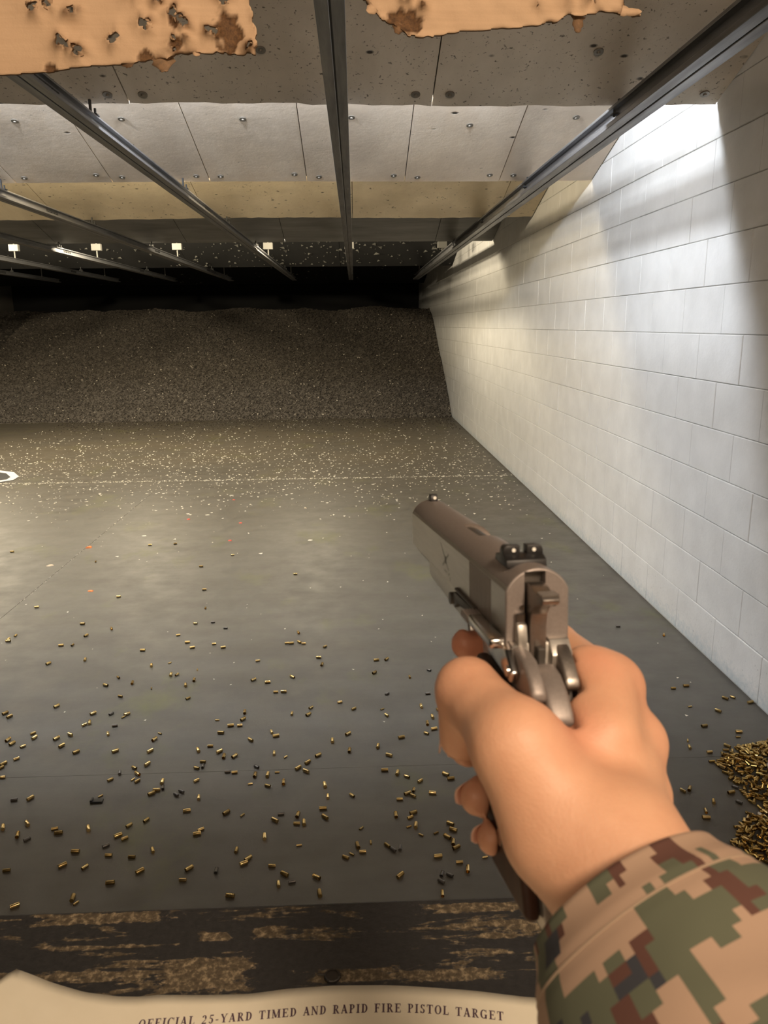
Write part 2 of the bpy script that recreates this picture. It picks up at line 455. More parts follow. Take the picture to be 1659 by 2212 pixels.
# ---- tilted ceiling baffles, each a row of boards fixed with washers
SL = [20.0, 16.3, 15.5, 15.0, 15.0, 10.0]
def baffle(name, label, yb, zb, deg, length, seams, m, washers=(), thick=.02, edge='ply_edge', waver=0.0):
    a = math.radians(deg)
    mw = Matrix.Translation((0, yb, zb)) @ Matrix.Rotation(-a, 4, 'X')      # local -y runs up the slope, local z = up face normal
    root = empty(name, label=label, cat='baffle', mw=mw)
    for i in range(len(seams)-1):
        x0, x1 = seams[i]+.0025, seams[i+1]-.0025
        n = max(2, int((x1-x0)/.06)); v = []; f = []
        for k in range(n+1):                                   # lower edge slightly uneven, as sawn and shot up
            x = x0+(x1-x0)*k/n; e = rnd.uniform(-.006, .008)*waver+.012*waver*math.sin(x*2.1)
            v += [(x, e, 0), (x, -length, 0), (x, -length, thick), (x, e, thick)]
        for k in range(n):
            p, q = k*4, k*4+4
            f += [(p, q, q+1, p+1), (p+1, q+1, q+2, p+2), (p+2, q+2, q+3, p+3), (p+3, q+3, q, p)]
        f += [(0, 1, 2, 3), (n*4, n*4+3, n*4+2, n*4+1)]
        me = mesh_of('board', v, f)
        o = link('board', me, [m, edge], root); o.location.z = rnd.uniform(-.002, .002)
        for k, p in enumerate(me.polygons):
            if k % 4 == 3 and k < 4*n: p.material_index = 1
    bk = MB(); bk.box((seams[0]+.01, -length, thick+.0025), (seams[-1]-.004, -.03, thick+.012)); bk.build('light_leak_backing', 'rubber_black', root)  # added unseen sheet, stops lamp light leaking through the seams
    q = MB()
    q.tube([(0, 0, 0.002), (0, 0, -.003)], .019, 16); q.tube([(0, 0, -.002), (0, 0, -.009)], [.008, .006], 8)
    wm = q.mesh('washer'); wm.materials.append(MATS['washer'])
    for x, d in washers:
        w = bpy.data.objects.new('washer', wm); COL.objects.link(w); w.parent = root
        w.location = (x, -d, -.001); w.rotation_euler = (0, 0, rnd.uniform(0, 1))
    return root
s1 = [-8+.0, -6.6, -5.22, -3.84, -2.30, -.900, .337, 1.535]
w1 = []
for s in s1[3:7]: w1 += [(s-.072, .066), (s+.068, .066)]
w1 += [(-.329, .321), (.938, .314), (1.455, .069), (-1.6, .315), (-.93, .52), (.26, .52), (.41, .52), (-.33, .78), (.94, .78)]
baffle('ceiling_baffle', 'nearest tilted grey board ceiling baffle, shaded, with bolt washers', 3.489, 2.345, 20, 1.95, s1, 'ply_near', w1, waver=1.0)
s2 = [-7.9+.0]+[round(-7.53+.61*k, 3) for k in range(16)]
s2 = [s for s in s2 if s < 1.3 and s > -6.2]; s2 = [s-.0+(-.007) for s in s2]
s2 = [-8.0, -5.75, -5.14, -4.53, -3.92, -3.31, -2.70, -2.10, -1.50, -.892, -.283, .334, .938, 1.535]
w2 = []
for s in s2[2:-1]: w2 += [(s-.072, .09+rnd.uniform(-.02, .01)), (s+.078, .065+rnd.uniform(-.012, .012))]
for s in s2[2:-1]: w2 += [(s+.30+rnd.uniform(-.03, .03), .69+rnd.uniform(-.06, .06))]
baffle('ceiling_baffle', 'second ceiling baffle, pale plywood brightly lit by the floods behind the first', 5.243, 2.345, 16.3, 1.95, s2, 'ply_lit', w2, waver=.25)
s3 = [-8.0, -6.1, -4.9, -3.68, -2.45, -1.22, 0.0, 1.22, 1.535]
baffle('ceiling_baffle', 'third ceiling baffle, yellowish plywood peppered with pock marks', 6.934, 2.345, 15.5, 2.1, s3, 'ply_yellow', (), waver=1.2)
baffle('ceiling_baffle', 'fourth ceiling baffle, faced in dull dark grey rubber sheet', 8.877, 2.345, 15, 2.2, [-8, -4.6, -3.2, -1.8, -.74, .9, 1.535], 'rubber_grey', (), edge='rubber_black', waver=.3)
b5 = baffle('ceiling_baffle', 'fifth ceiling baffle, black rubber covered in pale fluff flecks', 12.495, 2.345, 15, 3.6, [-8, -5, -2.5, -.2, 1.535], 'rubber_black', (), edge='rubber_black')
b6 = baffle('ceiling_baffle', 'last black ceiling baffle, lowest dark band above the rubber bank', 17.5, 2.345, 10, 5.0, [-8, -5, -2.5, -.2, 1.535], 'rubber_black', (), edge='rubber_black')
R = random.Random(3)
pts = []
for _ in range(560):
    x = R.gauss(-.4, 2.2); d = R.uniform(.03, 1.9)
    if -7 < x < 1.5: pts.append((x, -d, -.006, R.choice([.016, .02, .025, .03, .05])*R.uniform(.6, 1.5)))
tag(link('fluff_flecks', chips(pts, .5), 'fluff', b5), kind='stuff')
pts = [(R.uniform(-6, 1.5), -R.uniform(.05, 3), -.006, R.choice([.02, .03, .045])) for _ in range(150)]
tag(link('fluff_flecks', chips(pts, .5), 'fluff', b6), kind='stuff')

# ---- target carrier rails hung under the baffles
ZB = 2.240
def rail_part(name, pts2, x, y0, y1, m, parent):
    q = MB(); q.extr([(px, pz) for px, pz in pts2], y0, y1, 'y', .0012, 1); return q.build(name, m, parent)
rail_txt = [(1.113, 'overhead steel carrier rail nearest the white block wall'), (-.048, 'overhead steel carrier rail straight above the pistol lane, middle of the frame'),
            (-1.055, 'overhead steel carrier rail left of the middle one, passing behind the torn cardboard'), (-2.175, 'second carrier rail left of the middle one, brightly streaked'),
            (-3.16, 'third carrier rail left of the middle one'), (-4.16, 'fourth carrier rail left of the middle one'), (-5.20, 'leftmost carrier rail, only its far end in view')]
for ri, (x, lab) in enumerate(rail_txt):
    ye = 14.35; ys_ = .25
    r = empty('carrier_rail', (x, ys_, ZB), lab, 'rail', 'target carrier rails')
    L = ye-ys_; kw, kh = (1.28, 1.55) if ri == 0 else (1, 1)
    rail_part('lower_flange', [(-.039, 0), (-.003, 0), (-.003, .007), (.003, .007), (.003, 0), (.039, 0), (.039, .013), (.035, .013), (.035, .005), (.010, .008), (-.010, .008), (-.035, .005), (-.035, .013), (-.039, .013)], x, 0, L, 'rail_steel', r)
    rail_part('web', [(-.005, .007), (.005, .007), (.005, .052), (-.005, .052)], x, 0, L, 'rail_steel', r)
    rail_part('upper_flange', [(-.026, .050), (.026, .050), (.026, .058), (-.026, .058)], x, 0, L, 'rail_steel', r)
    rail_part('groove', [(-.0028, .0062), (.0028, .0062), (.0028, .0072), (-.0028, .0072)], x, 0, L, 'rail_dark', r)
    if ri == 0:
        for o_ in r.children: o_.scale = (kw, 1, kh)
    for yj in (2.98, 6.0, 9.05, 12.1):                        # splice plates with bolts
        q = MB(); q.bbox((-.0075, yj-ys_-.11, .014), (.0075, yj-ys_+.11, .044), .001)
        for k in (-.08, -.03, .03, .08): q.tube([(-.014, yj-ys_+k, .030), (.014, yj-ys_+k, .030)], .006, 6)
        q.build('splice_plate', 'rail_dark', r)
    for yh, top in ((3.46, 2.365), (5.20, 2.37), (6.90, 2.37), (8.84, 2.37), (12.44, 2.375)):
        q = MB(); q.tube([(0, yh-ys_, .056), (0, yh-ys_, top-ZB)], .006, 8); q.bbox((-.030, yh-ys_-.02, .057), (.030, yh-ys_+.02, .063), .001)
        q.tube([(.018, yh-ys_, .05), (.018, yh-ys_, .085)], .005, 6); q.tube([(-.018, yh-ys_, .05), (-.018, yh-ys_, .085)], .005, 6)
        q.build('hanger', 'rail_dark', r)
    q = MB(); q.tube([(0, 10.1-ys_, .056), (0, 10.1-ys_, .15)], .008, 8); q.tube([(0, 10.1-ys_, .22), (0, 10.1-ys_, .74)], .008, 8); q.build('hanger_rod', 'hanger_white', r)
    q = MB(); q.bbox((-.058, 10.1-ys_-.03, .142), (.058, 10.1-ys_+.03, .222), .004); q.build('hanger_block', 'hanger_white', r)
    q = MB(); q.tube([(0, 13.6-ys_, .056), (0, 13.6-ys_, .74)], .008, 8); q.build('end_hanger', 'hanger_white', r)

# ---- floor litter
R = random.Random(21)
def litter(n, fy, size, flat):
    P = []
    for _ in range(n):
        y = fy(); x = R.uniform(-4.6, WX-.05); P.append((x, y, .001, R.uniform(*size)))
    return chips(P, flat)
link_l = lambda nm, me, m, lab: tag(link(nm, me, m), lab, 'litter', kind='stuff')
def fy():
    return max(3.6, R.gauss(8.0, 1.15)) if R.random() < .62 else R.uniform(6.2, 12.5)
link_l('paper_flecks', litter(3600, fy, (.007, .023), .35), 'chip_white', 'fine pale target flecks strewn over the far half of the floor')
link_l('rubber_specks', litter(3800, lambda: 12.6-abs(R.gauss(0, .75)), (.012, .028), .6), 'chip_dark', 'dark rubber specks strewn on the floor at the foot of the bank')
link_l('near_flecks', litter(190, lambda: R.uniform(2.6, 6.8), (.005, .011), .35), 'chip_white', 'sparse pale target flecks on the near half of the floor')
# lines of dust caught along the joint
P = [(R.uniform(-4.5, WX), 7.42+R.gauss(0, .016), .002, R.uniform(.006, .016)) for _ in range(900)]+[(-1.862+R.gauss(0, .004), R.uniform(4, 11.6), .001, R.uniform(.004, .007)) for _ in range(260)]
link_l('joint_flecks', chips(P, .35), 'chip_white', 'pale flecks gathered along the floor joints')

def shard(name, label, cat, m, x, y, s, seed, group=None, h=.3):
    q = random.Random(seed); n = 8; o = MB()
    ring = [(s*q.uniform(.55, 1.1)*math.cos(6.283*k/n), s*.8*q.uniform(.55, 1.1)*math.sin(6.283*k/n)) for k in range(n)]
    top = [(px*.75, py*.75, s*h*q.uniform(.7, 1.2)) for px, py in ring]
    v = [(px, py, 0) for px, py in ring]+top
    o.add(v, [tuple(range(n))[::-1], tuple(range(n, 2*n))]+[(i, (i+1) % n, n+(i+1) % n, n+i) for i in range(n)])
    ob = o.build(name, m); ob.location = (x, y, 0); return tag(ob, label, cat, group)
shard('clay_fragment', 'bright orange fragment lying on the long floor joint', 'fragment', 'clay_orange', -1.842, 5.118, .028, 1)
shard('clay_fragment', 'orange fragment on the floor just right of the long joint', 'fragment', 'clay_orange', -1.535, 4.215, .018, 2)
for i, (x, y) in enumerate(((-1.073, 6.532), (-1.323, 5.866), (-.897, 5.718), (-.90, 5.225))):
    shard('clay_fragment', ('farthest', 'second farthest', 'third farthest', 'nearest')[i]+' of four tiny red fragments on the floor beyond the muzzle', 'fragment', 'clay_red', x, y, .016, 10+i, 'red fragments on the mid floor')
shard('clay_fragment', 'pale orange crumb right of the red fragments', 'fragment', 'chip_tan', -.431, 6.169, .018, 31)
shard('cardboard_scrap', 'torn tan cardboard scrap on the left of the floor', 'scrap', 'chip_tan', -1.951, 4.722, .028, 41, h=.15)
for i, (x, y) in enumerate(((-1.54, 5.40), (-1.12, 6.72), (-1.2, 6.0), (-.34, 5.20))):
    shard('paper_scrap', ('third farthest', 'farthest', 'second farthest', 'nearest')[i]+' of four white paper scraps on the mid floor', 'scrap', 'chip_white', x, y, .02, 51+i, 'white paper scraps on the mid floor', h=.12)
# fallen dark target with a white border at the left edge
t_ = empty('fallen_target', (-3.85, 7.85, .004), 'black target sheet with a white border lying at the left edge', 'target')
out = [(-.62, .42), (-.05, .36), (.28, .16), (.43, -.08), (.45, -.26), (.36, -.36), (.10, -.41), (-.62, -.40)]
inn = [(-.55, .35), (-.07, .29), (.22, .11), (.36, -.11), (.375, -.24), (.32, -.29), (.09, -.335), (-.55, -.33)]
n = 8; v = [(x, y, 0) for x, y in out]+[(x, y, 0) for x, y in inn]+[(x, y, .004) for x, y in out]+[(x, y, .004) for x, y in inn]
f = []
for i in range(n):
    j = (i+1) % n
    f += [(i, n+i, n+j, j), (2*n+i, 2*n+j, 3*n+j, 3*n+i), (i, j, 2*n+j, 2*n+i), (n+i, 3*n+i, 3*n+j, n+j)]
link('border', mesh_of('b', v, f), 'paper_white', t_)
link('sheet', mesh_of('s', [(x, y, .001) for x, y in inn]+[(x, y, .0035) for x, y in inn], [tuple(range(n))[::-1], tuple(range(n, 2*n))]+[(i, (i+1) % n, n+(i+1) % n, n+i) for i in range(n)]), 'paper_black', t_)
q = MB(); q.bbox((-.019, -.010, 0), (.019, .010, .007), .0012); q.bbox((-.019, -.010, .007), (-.012, .010, .012), .001)
o = q.build('plastic_clip', 'plastic_black'); o.location = (-.844, 2.182, 0); o.rotation_euler = (0, 0, .02)
tag(o, 'small black rectangular plastic clip among the casings, lower left of the floor', 'clip')

# ---- spent cases: (x mm, y mm, heading) where each lies on the floor
CASES = """-1688,3500,4;-1413,3433,4;-1360,3434,69;-1010,3352,4;-1244,3263,109;-1395,3231,68;-927,3183,104;-853,3209,61;-819,3085,103;-793,3085,59;-715,3131,101;-821,3434,4;-785,3370,4;-691,3407,4;-641,3363,4;-461,3206,3;-1039,3071,-42;-1070,2999,-41;-964,3015,106;-871,2963,104;-734,2980,102;-708,3027,101;-456,3015,54;-394,2989,3;-350,2898,3;-979,2896,-41;-699,2862,56;-1208,2825,63;-1388,2778,65;-1360,2750,64;-1043,2757,60;-972,2752,59;-918,2724,58;-909,2744,58;-1048,2670,59;-1038,2681,108;-930,2658,3;-1217,2617,61;-1199,2585,61;-1290,2575,62;-1264,2548,61;-1217,2527,60;-1116,2575,59;-1078,2522,58;-1075,2599,-38;-1011,2477,57;-937,2598,107;-874,2476,55;-1205,2444,59;-1236,2414,60;-1234,2390,59;-1204,2332,2;-746,2593,-40;-755,2549,54;-750,2469,53;-738,2385,52;-777,2366,-37;-756,2328,-37;-818,2338,106;-837,2298,52;-763,2298,51;-745,2285,51;-680,2212,49;-669,2229,2;-661,2276,104;-654,2241,104;-599,2202,-37;-587,2218,-37;-841,2210,52;-1061,2206,55;-1110,2201,2;-524,2183,101;-550,2278,48;-564,2353,-39;-550,2391,2;-546,2363,101;-581,2466,101;-543,2492,2;-551,2681,3;-493,2634,3;-459,2633,3;-453,2679,51;-454,2733,98;-521,2583,2;-404,2525,-42;-504,2453,50;-483,2420,99;-446,2420,49;-361,2350,-41;-455,2326,2;-431,2320,2;-370,2252,2;-360,2299,97;-318,2298,96;-311,2236,-40;-310,2432,96;-334,2579,96;-315,2549,2;-547,2115,2;-423,2099,45;-372,2087,44;-292,1977,96;-486,2021,45;-493,2001,2;-269,2053,-38;-661,2075,47;-706,2052,48;-702,1991,47;-725,2005,47;-824,2042,108;-925,2047,2;-906,2026,2;-1017,2075,112;-1024,2022,113;-988,2002,51;-1083,2060,114;-747,1961,47;-826,1939,2;-726,1919,1;-658,1908,1;-606,1934,104;-842,1882,48;-777,1872,46;-619,1847,44;-687,1805,1;-485,1851,42;-493,1807,1;-409,1840,100;-366,1922,98;-337,1865,41;-331,1877,41;-355,1740,1;-257,1851,1;-990,1869,1;-768,1752,109;-754,1736,44;-909,1731,46;-288,2315,2;-348,3396,4;-289,3402,-50;-268,3387,4;-166,3344,54;-190,3224,3;-172,3148,92;69,3181,3;115,3187,50;57,3053,49;-293,3032,-48;294,3066,-53;206,3003,86;-318,2898,3;104,2855,47;269,2849,3;-87,2796,3;-199,2757,49;-206,2702,49;-270,2713,95;-31,2738,47;80,2732,46;95,2680,-48;233,2743,85;301,2715,3;269,2658,84;245,2608,85;266,2568,2;235,2538,-48;-52,2550,46;-108,2504,92;142,2514,2;55,2457,88;-46,2435,90;-155,2410,45;-268,2409,46;92,2397,-45;-189,2367,45;-219,2334,45;-191,2313,-42;73,2306,2;115,2286,87;145,2265,-45;187,2237,40;-261,2252,95;-125,2230,92;-113,2167,92;-36,2169,-42;275,2271,-46;289,2245,2;304,2442,2;141,2170,40;162,2188,86;156,2158,-44;221,2168,2;114,2141,2;-126,2105,2;-118,2061,-40;-254,2085,2;-202,2076,94;-202,2035,2;-182,2037,94;98,2060,87;152,2069,38;141,2047,38;-8,2005,39;134,2005,38;155,2007,86;167,1965,-42;212,1972,37;259,2010,-43;264,1981,-43;243,1950,-42;257,1925,83;263,1902,35;-188,1937,1;-19,1924,90;-5,1897,1;-36,1891,-39;-53,1876,-38;19,1939,89;66,1921,-40;82,1902,-40;97,1907,87;207,1867,1;338,1859,1;264,1840,1;283,1810,82;-219,1815,-36;-197,1785,1;-131,1799,-37;-232,1778,95;96,1795,35;210,1796,84;230,1790,-40;205,1767,-39;203,1721,84;-120,1737,93;1274,2838,3;1334,2855,3;1443,2740,-65;1477,2748,-66;1525,2702,3;1277,2685,3;1369,2642,-64;1266,2533,2;1164,2439,67;1151,2393,67;1206,2358,2;1372,2485,2;1354,2453,2;1020,2139,-54;1045,2147,67;1092,2078,65;1046,2032,66;1033,2000,2;1168,2121,2;1169,2071,-56;1195,2150,-57;1285,2392,-60;-2326,5042,7;-1266,5159,7;-986,4626,6;-827,4863,6;-1686,4777,108;-1735,3961,5;-1340,4098,5;-883,4185,5;-821,3888,101;-831,3671,4;-745,3684,4;-668,3601,4;-1236,3626,107;-1404,3701,4;-1681,3567,74;-1690,3505,74;-1334,3545,69;-885,3525,4;-385,4434,5;-302,3519,94;-1434,5142,7;-342,3395,4;1270,3504,4;1450,3382,68"""
def case_mesh(name, r, L, m):
    q = MB(); n = 12
    prof = [(0, 0), (r*.93, 0), (r, .0006), (r, .0014), (r*.88, .0016), (r*.88, .0024), (r*.985, .0034), (r*.96, L), (r*.86, L), (r*.84, L*.25), (0, L*.25)]
    v = []; f = []
    for (pr, pz) in prof[1:-1]:
        v += [(pr*math.cos(6.2832*k/n), pr*math.sin(6.2832*k/n), pz) for k in range(n)]
    rows = len(prof)-2
    for j in range(rows-1):
        for k in range(n): f.append((j*n+k, j*n+(k+1) % n, (j+1)*n+(k+1) % n, (j+1)*n+k))
    f += [tuple(range(n))[::-1], tuple((rows-1)*n+k for k in range(n))]
    q.add(v, f); me = q.mesh(name, 35); me.materials.append(MATS[m]); return me
C9 = case_mesh('case', .0050, .0192, 'brass'); C45 = case_mesh('case', .0060, .0228, 'brass'); C22 = case_mesh('case', .0030, .0155, 'brass')
CN = case_mesh('case', .0058, .0225, 'nickel'); CD = case_mesh('case', .0050, .0192, 'steel_case'); CH = case_mesh('case', .0045, .0205, 'brass_heap')
def lay(me, x, y, ang, r, z=0, tilt=0.0):
    o = bpy.data.objects.new('cartridge_case', me); COL.objects.link(o)
    d = Vector((math.cos(ang)*math.cos(tilt), math.sin(ang)*math.cos(tilt), math.sin(tilt)))
    q = d.to_track_quat('Z', 'Y')
    L = max(v.co.z for v in me.vertices)
    o.rotation_mode = 'QUATERNION'; o.rotation_quaternion = q
    o.location = Vector((x, y, r+z))-d*(L/2)
    return o
R = random.Random(8); placed = []; LAID = []
for item in CASES.split(';'):
    x, y, a = [int(k) for k in item.split(',')]
    x /= 1000; y /= 1000; ang = math.radians(a+R.uniform(-14, 14)+(180 if R.random() < .5 else 0))
    u = R.random()
    if x > .62 and y < 2.75: zone = 'strip'
    elif y < 2.27: zone = 'near'
    elif y < 3.3: zone = 'mid'
    else: zone = 'far'
    nick = abs(x-1.258) < .02 and abs(y-2.44) < .05
    me, r = (C45, .006) if u < .55 else ((C9, .005) if u < .80 else ((CD, .005) if u < .90 else (C22, .003)))
    if zone == 'far' and me is C22: me, r = C9, .005
    if nick: me, r = CN, .0058
    for px, py, pr in placed:                        # keep neighbours from running into one another
        dx, dy = x-px, y-py; d = math.hypot(dx, dy)
        if d < .021: x = px+dx/max(d, 1e-4)*.0215; y = py+dy/max(d, 1e-4)*.0215
    placed.append((x, y, r))
    o = lay(me, x, y, ang, r)
    if nick: tag(o, 'single silvery nickel cartridge case just beyond the brass heap by the wall', 'cartridge case', 'spent cases strewn on the floor'); continue
    heads = 'crosswise' if abs(math.sin(ang)) < .42 else ('pointing downrange' if abs(math.cos(ang)) < .42 else 'aslant')
    size = {C45: 'large', C9: 'medium', C22: 'thin', CD: 'medium'}[me]
    third = '' if zone == 'strip' else (('left ' if x < -.62 else ('middle ' if x < -.12 else 'right ')) if zone != 'far' else ('left ' if x < -.9 else 'right '))
    LAID.append((o, 'dark steel' if me is CD else 'brass', size, heads, zone, third))
where = {'near': 'on the %sdark floor beside the bench', 'mid': 'on the %smid floor', 'far': 'on the %sfar paler floor', 'strip': 'between the %shand and heap'}
tot = {}
for t in LAID: tot.setdefault(t[1:], []).append(t[0])
NUM = 'second third fourth fifth sixth seventh eighth ninth tenth eleventh twelfth thirteenth fourteenth fifteenth sixteenth seventeenth eighteenth nineteenth twentieth'.split()
ORD = ['nearest']+[k+' nearest' for k in NUM]
for (col, size, heads, zone, third), obs in tot.items():
    obs.sort(key=lambda o: o.location.y)
    for k, o in enumerate(obs):
        rank = '' if len(obs) == 1 else (ORD[k] if len(obs) > 2 else ('nearer', 'farther')[k])+' '
        tag(o, f'{rank}{size} {col} case {heads} '+where[zone] % third, 'cartridge case', 'spent cases strewn on the floor')
# heap of brass swept against the wall
H1 = [(1.185, 2.30), (1.29, 2.38), (1.44, 2.42), (1.535, 2.42), (1.535, 1.75), (1.10, 1.80), (1.05, 1.87), (1.10, 1.95), (1.16, 2.02), (1.215, 1.99), (1.20, 2.10), (1.205, 2.2)]
def inside(x, y, poly):
    c = False; j = len(poly)-1
    for i in range(len(poly)):
        (xi, yi), (xj, yj) = poly[i], poly[j]
        if (yi > y) != (yj > y) and x < (xj-xi)*(y-yi)/(yj-yi)+xi: c = not c
        j = i
    return c
def edge_d(x, y, poly):
    d = 9
    for i in range(len(poly)):
        a = Vector(poly[i]); b_ = Vector(poly[(i+1) % len(poly)]); p = Vector((x, y))
        if a.x > 1.5 and b_.x > 1.5: continue
        t = max(0, min(1, (p-a).dot(b_-a)/(b_-a).length_squared)); d = min(d, (p-(a+(b_-a)*t)).length)
    return d
spots = []; HEAP = []
tries = 0
while len(spots) < 1350 and tries < 60000:
    tries += 1
    x, y = R.uniform(1.02, 1.53), R.uniform(1.75, 2.44)
    if not inside(x, y, H1): continue
    d = edge_d(x, y, H1); top = min(.036, .006+d*.34); z = R.uniform(.3, 1.0)*top if d > .02 else 0
    spots.append((x, y, z, top, d))
verts = []; faces = []
base_v = np.array([v.co[:] for v in CH.vertices]); base_f = [tuple(p.vertices) for p in CH.polygons]
def is_top(s): return s[2] > .75*s[3] or s[4] < .02
ntop = 0
for s in spots:
    ang = R.uniform(0, 6.283); tilt = R.uniform(-.45, .45) if s[4] > .02 else 0
    vis = 1.03 < s[0] < 1.46 and s[1] > 1.86
    if is_top(s) and vis and ntop < 85:
        ntop += 1; me, r = (CN, .0058) if R.random() < .07 else ((C9, .005) if R.random() < .55 else (C22, .003))
        o = lay(me, s[0], s[1], ang, r, s[2]+.004, tilt)
        hd = 'crosswise' if abs(math.sin(ang)) < .42 else ('pointing downrange' if abs(math.cos(ang)) < .42 else 'aslant')
        HEAP.append((o, 'silvery nickel' if me is CN else ('medium brass' if me is C9 else 'thin brass'), hd, 'far' if s[1] > 2.1 else 'near'))
    else:
        dvec = Vector((math.cos(ang)*math.cos(tilt), math.sin(ang)*math.cos(tilt), math.sin(tilt)))
        M3 = np.array(dvec.to_track_quat('Z', 'Y').to_matrix()); V = base_v @ M3.T+np.array([s[0], s[1], .0058+s[2]])-np.array(dvec)*.0107
        k = len(verts); verts += V.tolist(); faces += [tuple(i+k for i in q) for q in base_f]
tot = {}
for t in HEAP: tot.setdefault(t[1:], []).append(t[0])
for (col, heads, lobe), obs in tot.items():
    obs.sort(key=lambda o: o.location.x)
    for k, o in enumerate(obs):
        rank = '' if len(obs) == 1 else ('leftmost ' if k == 0 else NUM[k-1]+' from the left, ')
        tag(o, f'{rank}{col} case {heads} on the {lobe} lobe of the heap', 'cartridge case', 'cases on top of the brass heap')
o = link('brass_heap', mesh_of('heap', verts, faces), 'brass_heap')
tag(o, 'heap of spent brass cartridge cases swept against the foot of the white wall', 'brass heap', kind='stuff')

# ================================================================ the bench and the paper on it
BZ = 1.0
bench = empty('shooting_bench', (0, .3, 0), 'worn black painted shooting bench with bare brown scuffs at the bottom of the frame', 'bench')
def loc_to(root):
    return -root.location
def child(mb, name, m, root, smooth=False):
    o = mb.build(name, m, root, smooth); o.location = -root.location; return o
q = MB(); q.bbox((-.62, -.15, BZ-.045), (.72, .5388, BZ), .0025, 2); child(q, 'bench_top', 'worn_black_board', bench)
q = MB(); q.bbox((-.60, .40, .002), (.70, .44, BZ-.045), .002); child(q, 'front_panel', 'board_side', bench)
q = MB()
for k in range(3): q.tube([(-.025, .464, BZ+.0002), (-.025, .464, BZ+.0012-.0003*k)], .0062-.0018*k, 18)
q.tube([(-.025+.0052*math.cos(6.2832*k/16), .464+.0052*math.sin(6.2832*k/16), BZ+.0014) for k in range(17)], .0007, 5, cap=False)
q.tube([(-.0305, .4655, BZ+.0008), (-.036, .4665, BZ+.0005)], .0008, 6)
child(q, 'countersunk_screw', 'screw', bench)

PTOP = [(-.34, .440), (-.275, .452), (-.257, .477), (-.228, .465), (-.199, .455), (-.175, .4505), (-.160, .4500), (-.147, .4515), (-.115, .4510), (-.083, .4512), (-.057, .4538), (-.025, .4540), (.012, .4512), (.045, .4475), (.077, .4440), (.109, .4390), (.132, .4365), (.20, .4345), (.30, .432)]
def ptop(x):
    for (x0, y0), (x1, y1) in zip(PTOP, PTOP[1:]):
        if x0 <= x <= x1: return y0+(y1-y0)*(x-x0)/(x1-x0)
    return PTOP[-1][1]
def pz(x, y):
    return BZ+.0012+.0016*(1+math.sin(x*27+.6))*math.exp(-abs(y-.45)/.05)+.0035*math.exp(-((x+.255)/.035)**2-((y-.475)/.025)**2)
paper = empty('target_paper', (0, .3, BZ), 'cream paper bullseye target sheet lying on the bench, top edge showing', 'target')
v = []; f = []; NX, NY = 128, 26
px0, px1 = -.2735, .300
for j in range(NY):
    for i in range(NX):
        x = px0+(px1-px0)*i/(NX-1); s = (j/(NY-1))**1.3; y = ptop(x)*(1-s)-.10*s
        if x < -.257: x2 = x
        v.append((x, y, pz(x, y)))
for j in range(NY-1):
    for i in range(NX-1):
        a = j*NX+i; f.append((a, a+NX, a+NX+1, a+1))
n0 = len(v); v += [(x, y, z-.0004) for x, y, z in v]; f += [tuple(i+n0 for i in q[::-1]) for q in f]
rim = [i for i in range(NX)]
for i in range(NX-1): f.append((i, i+1, n0+i+1, n0+i))
o = link('sheet', mesh_of('sheet', v, f, True), 'target_paper', paper); o.location = -paper.location

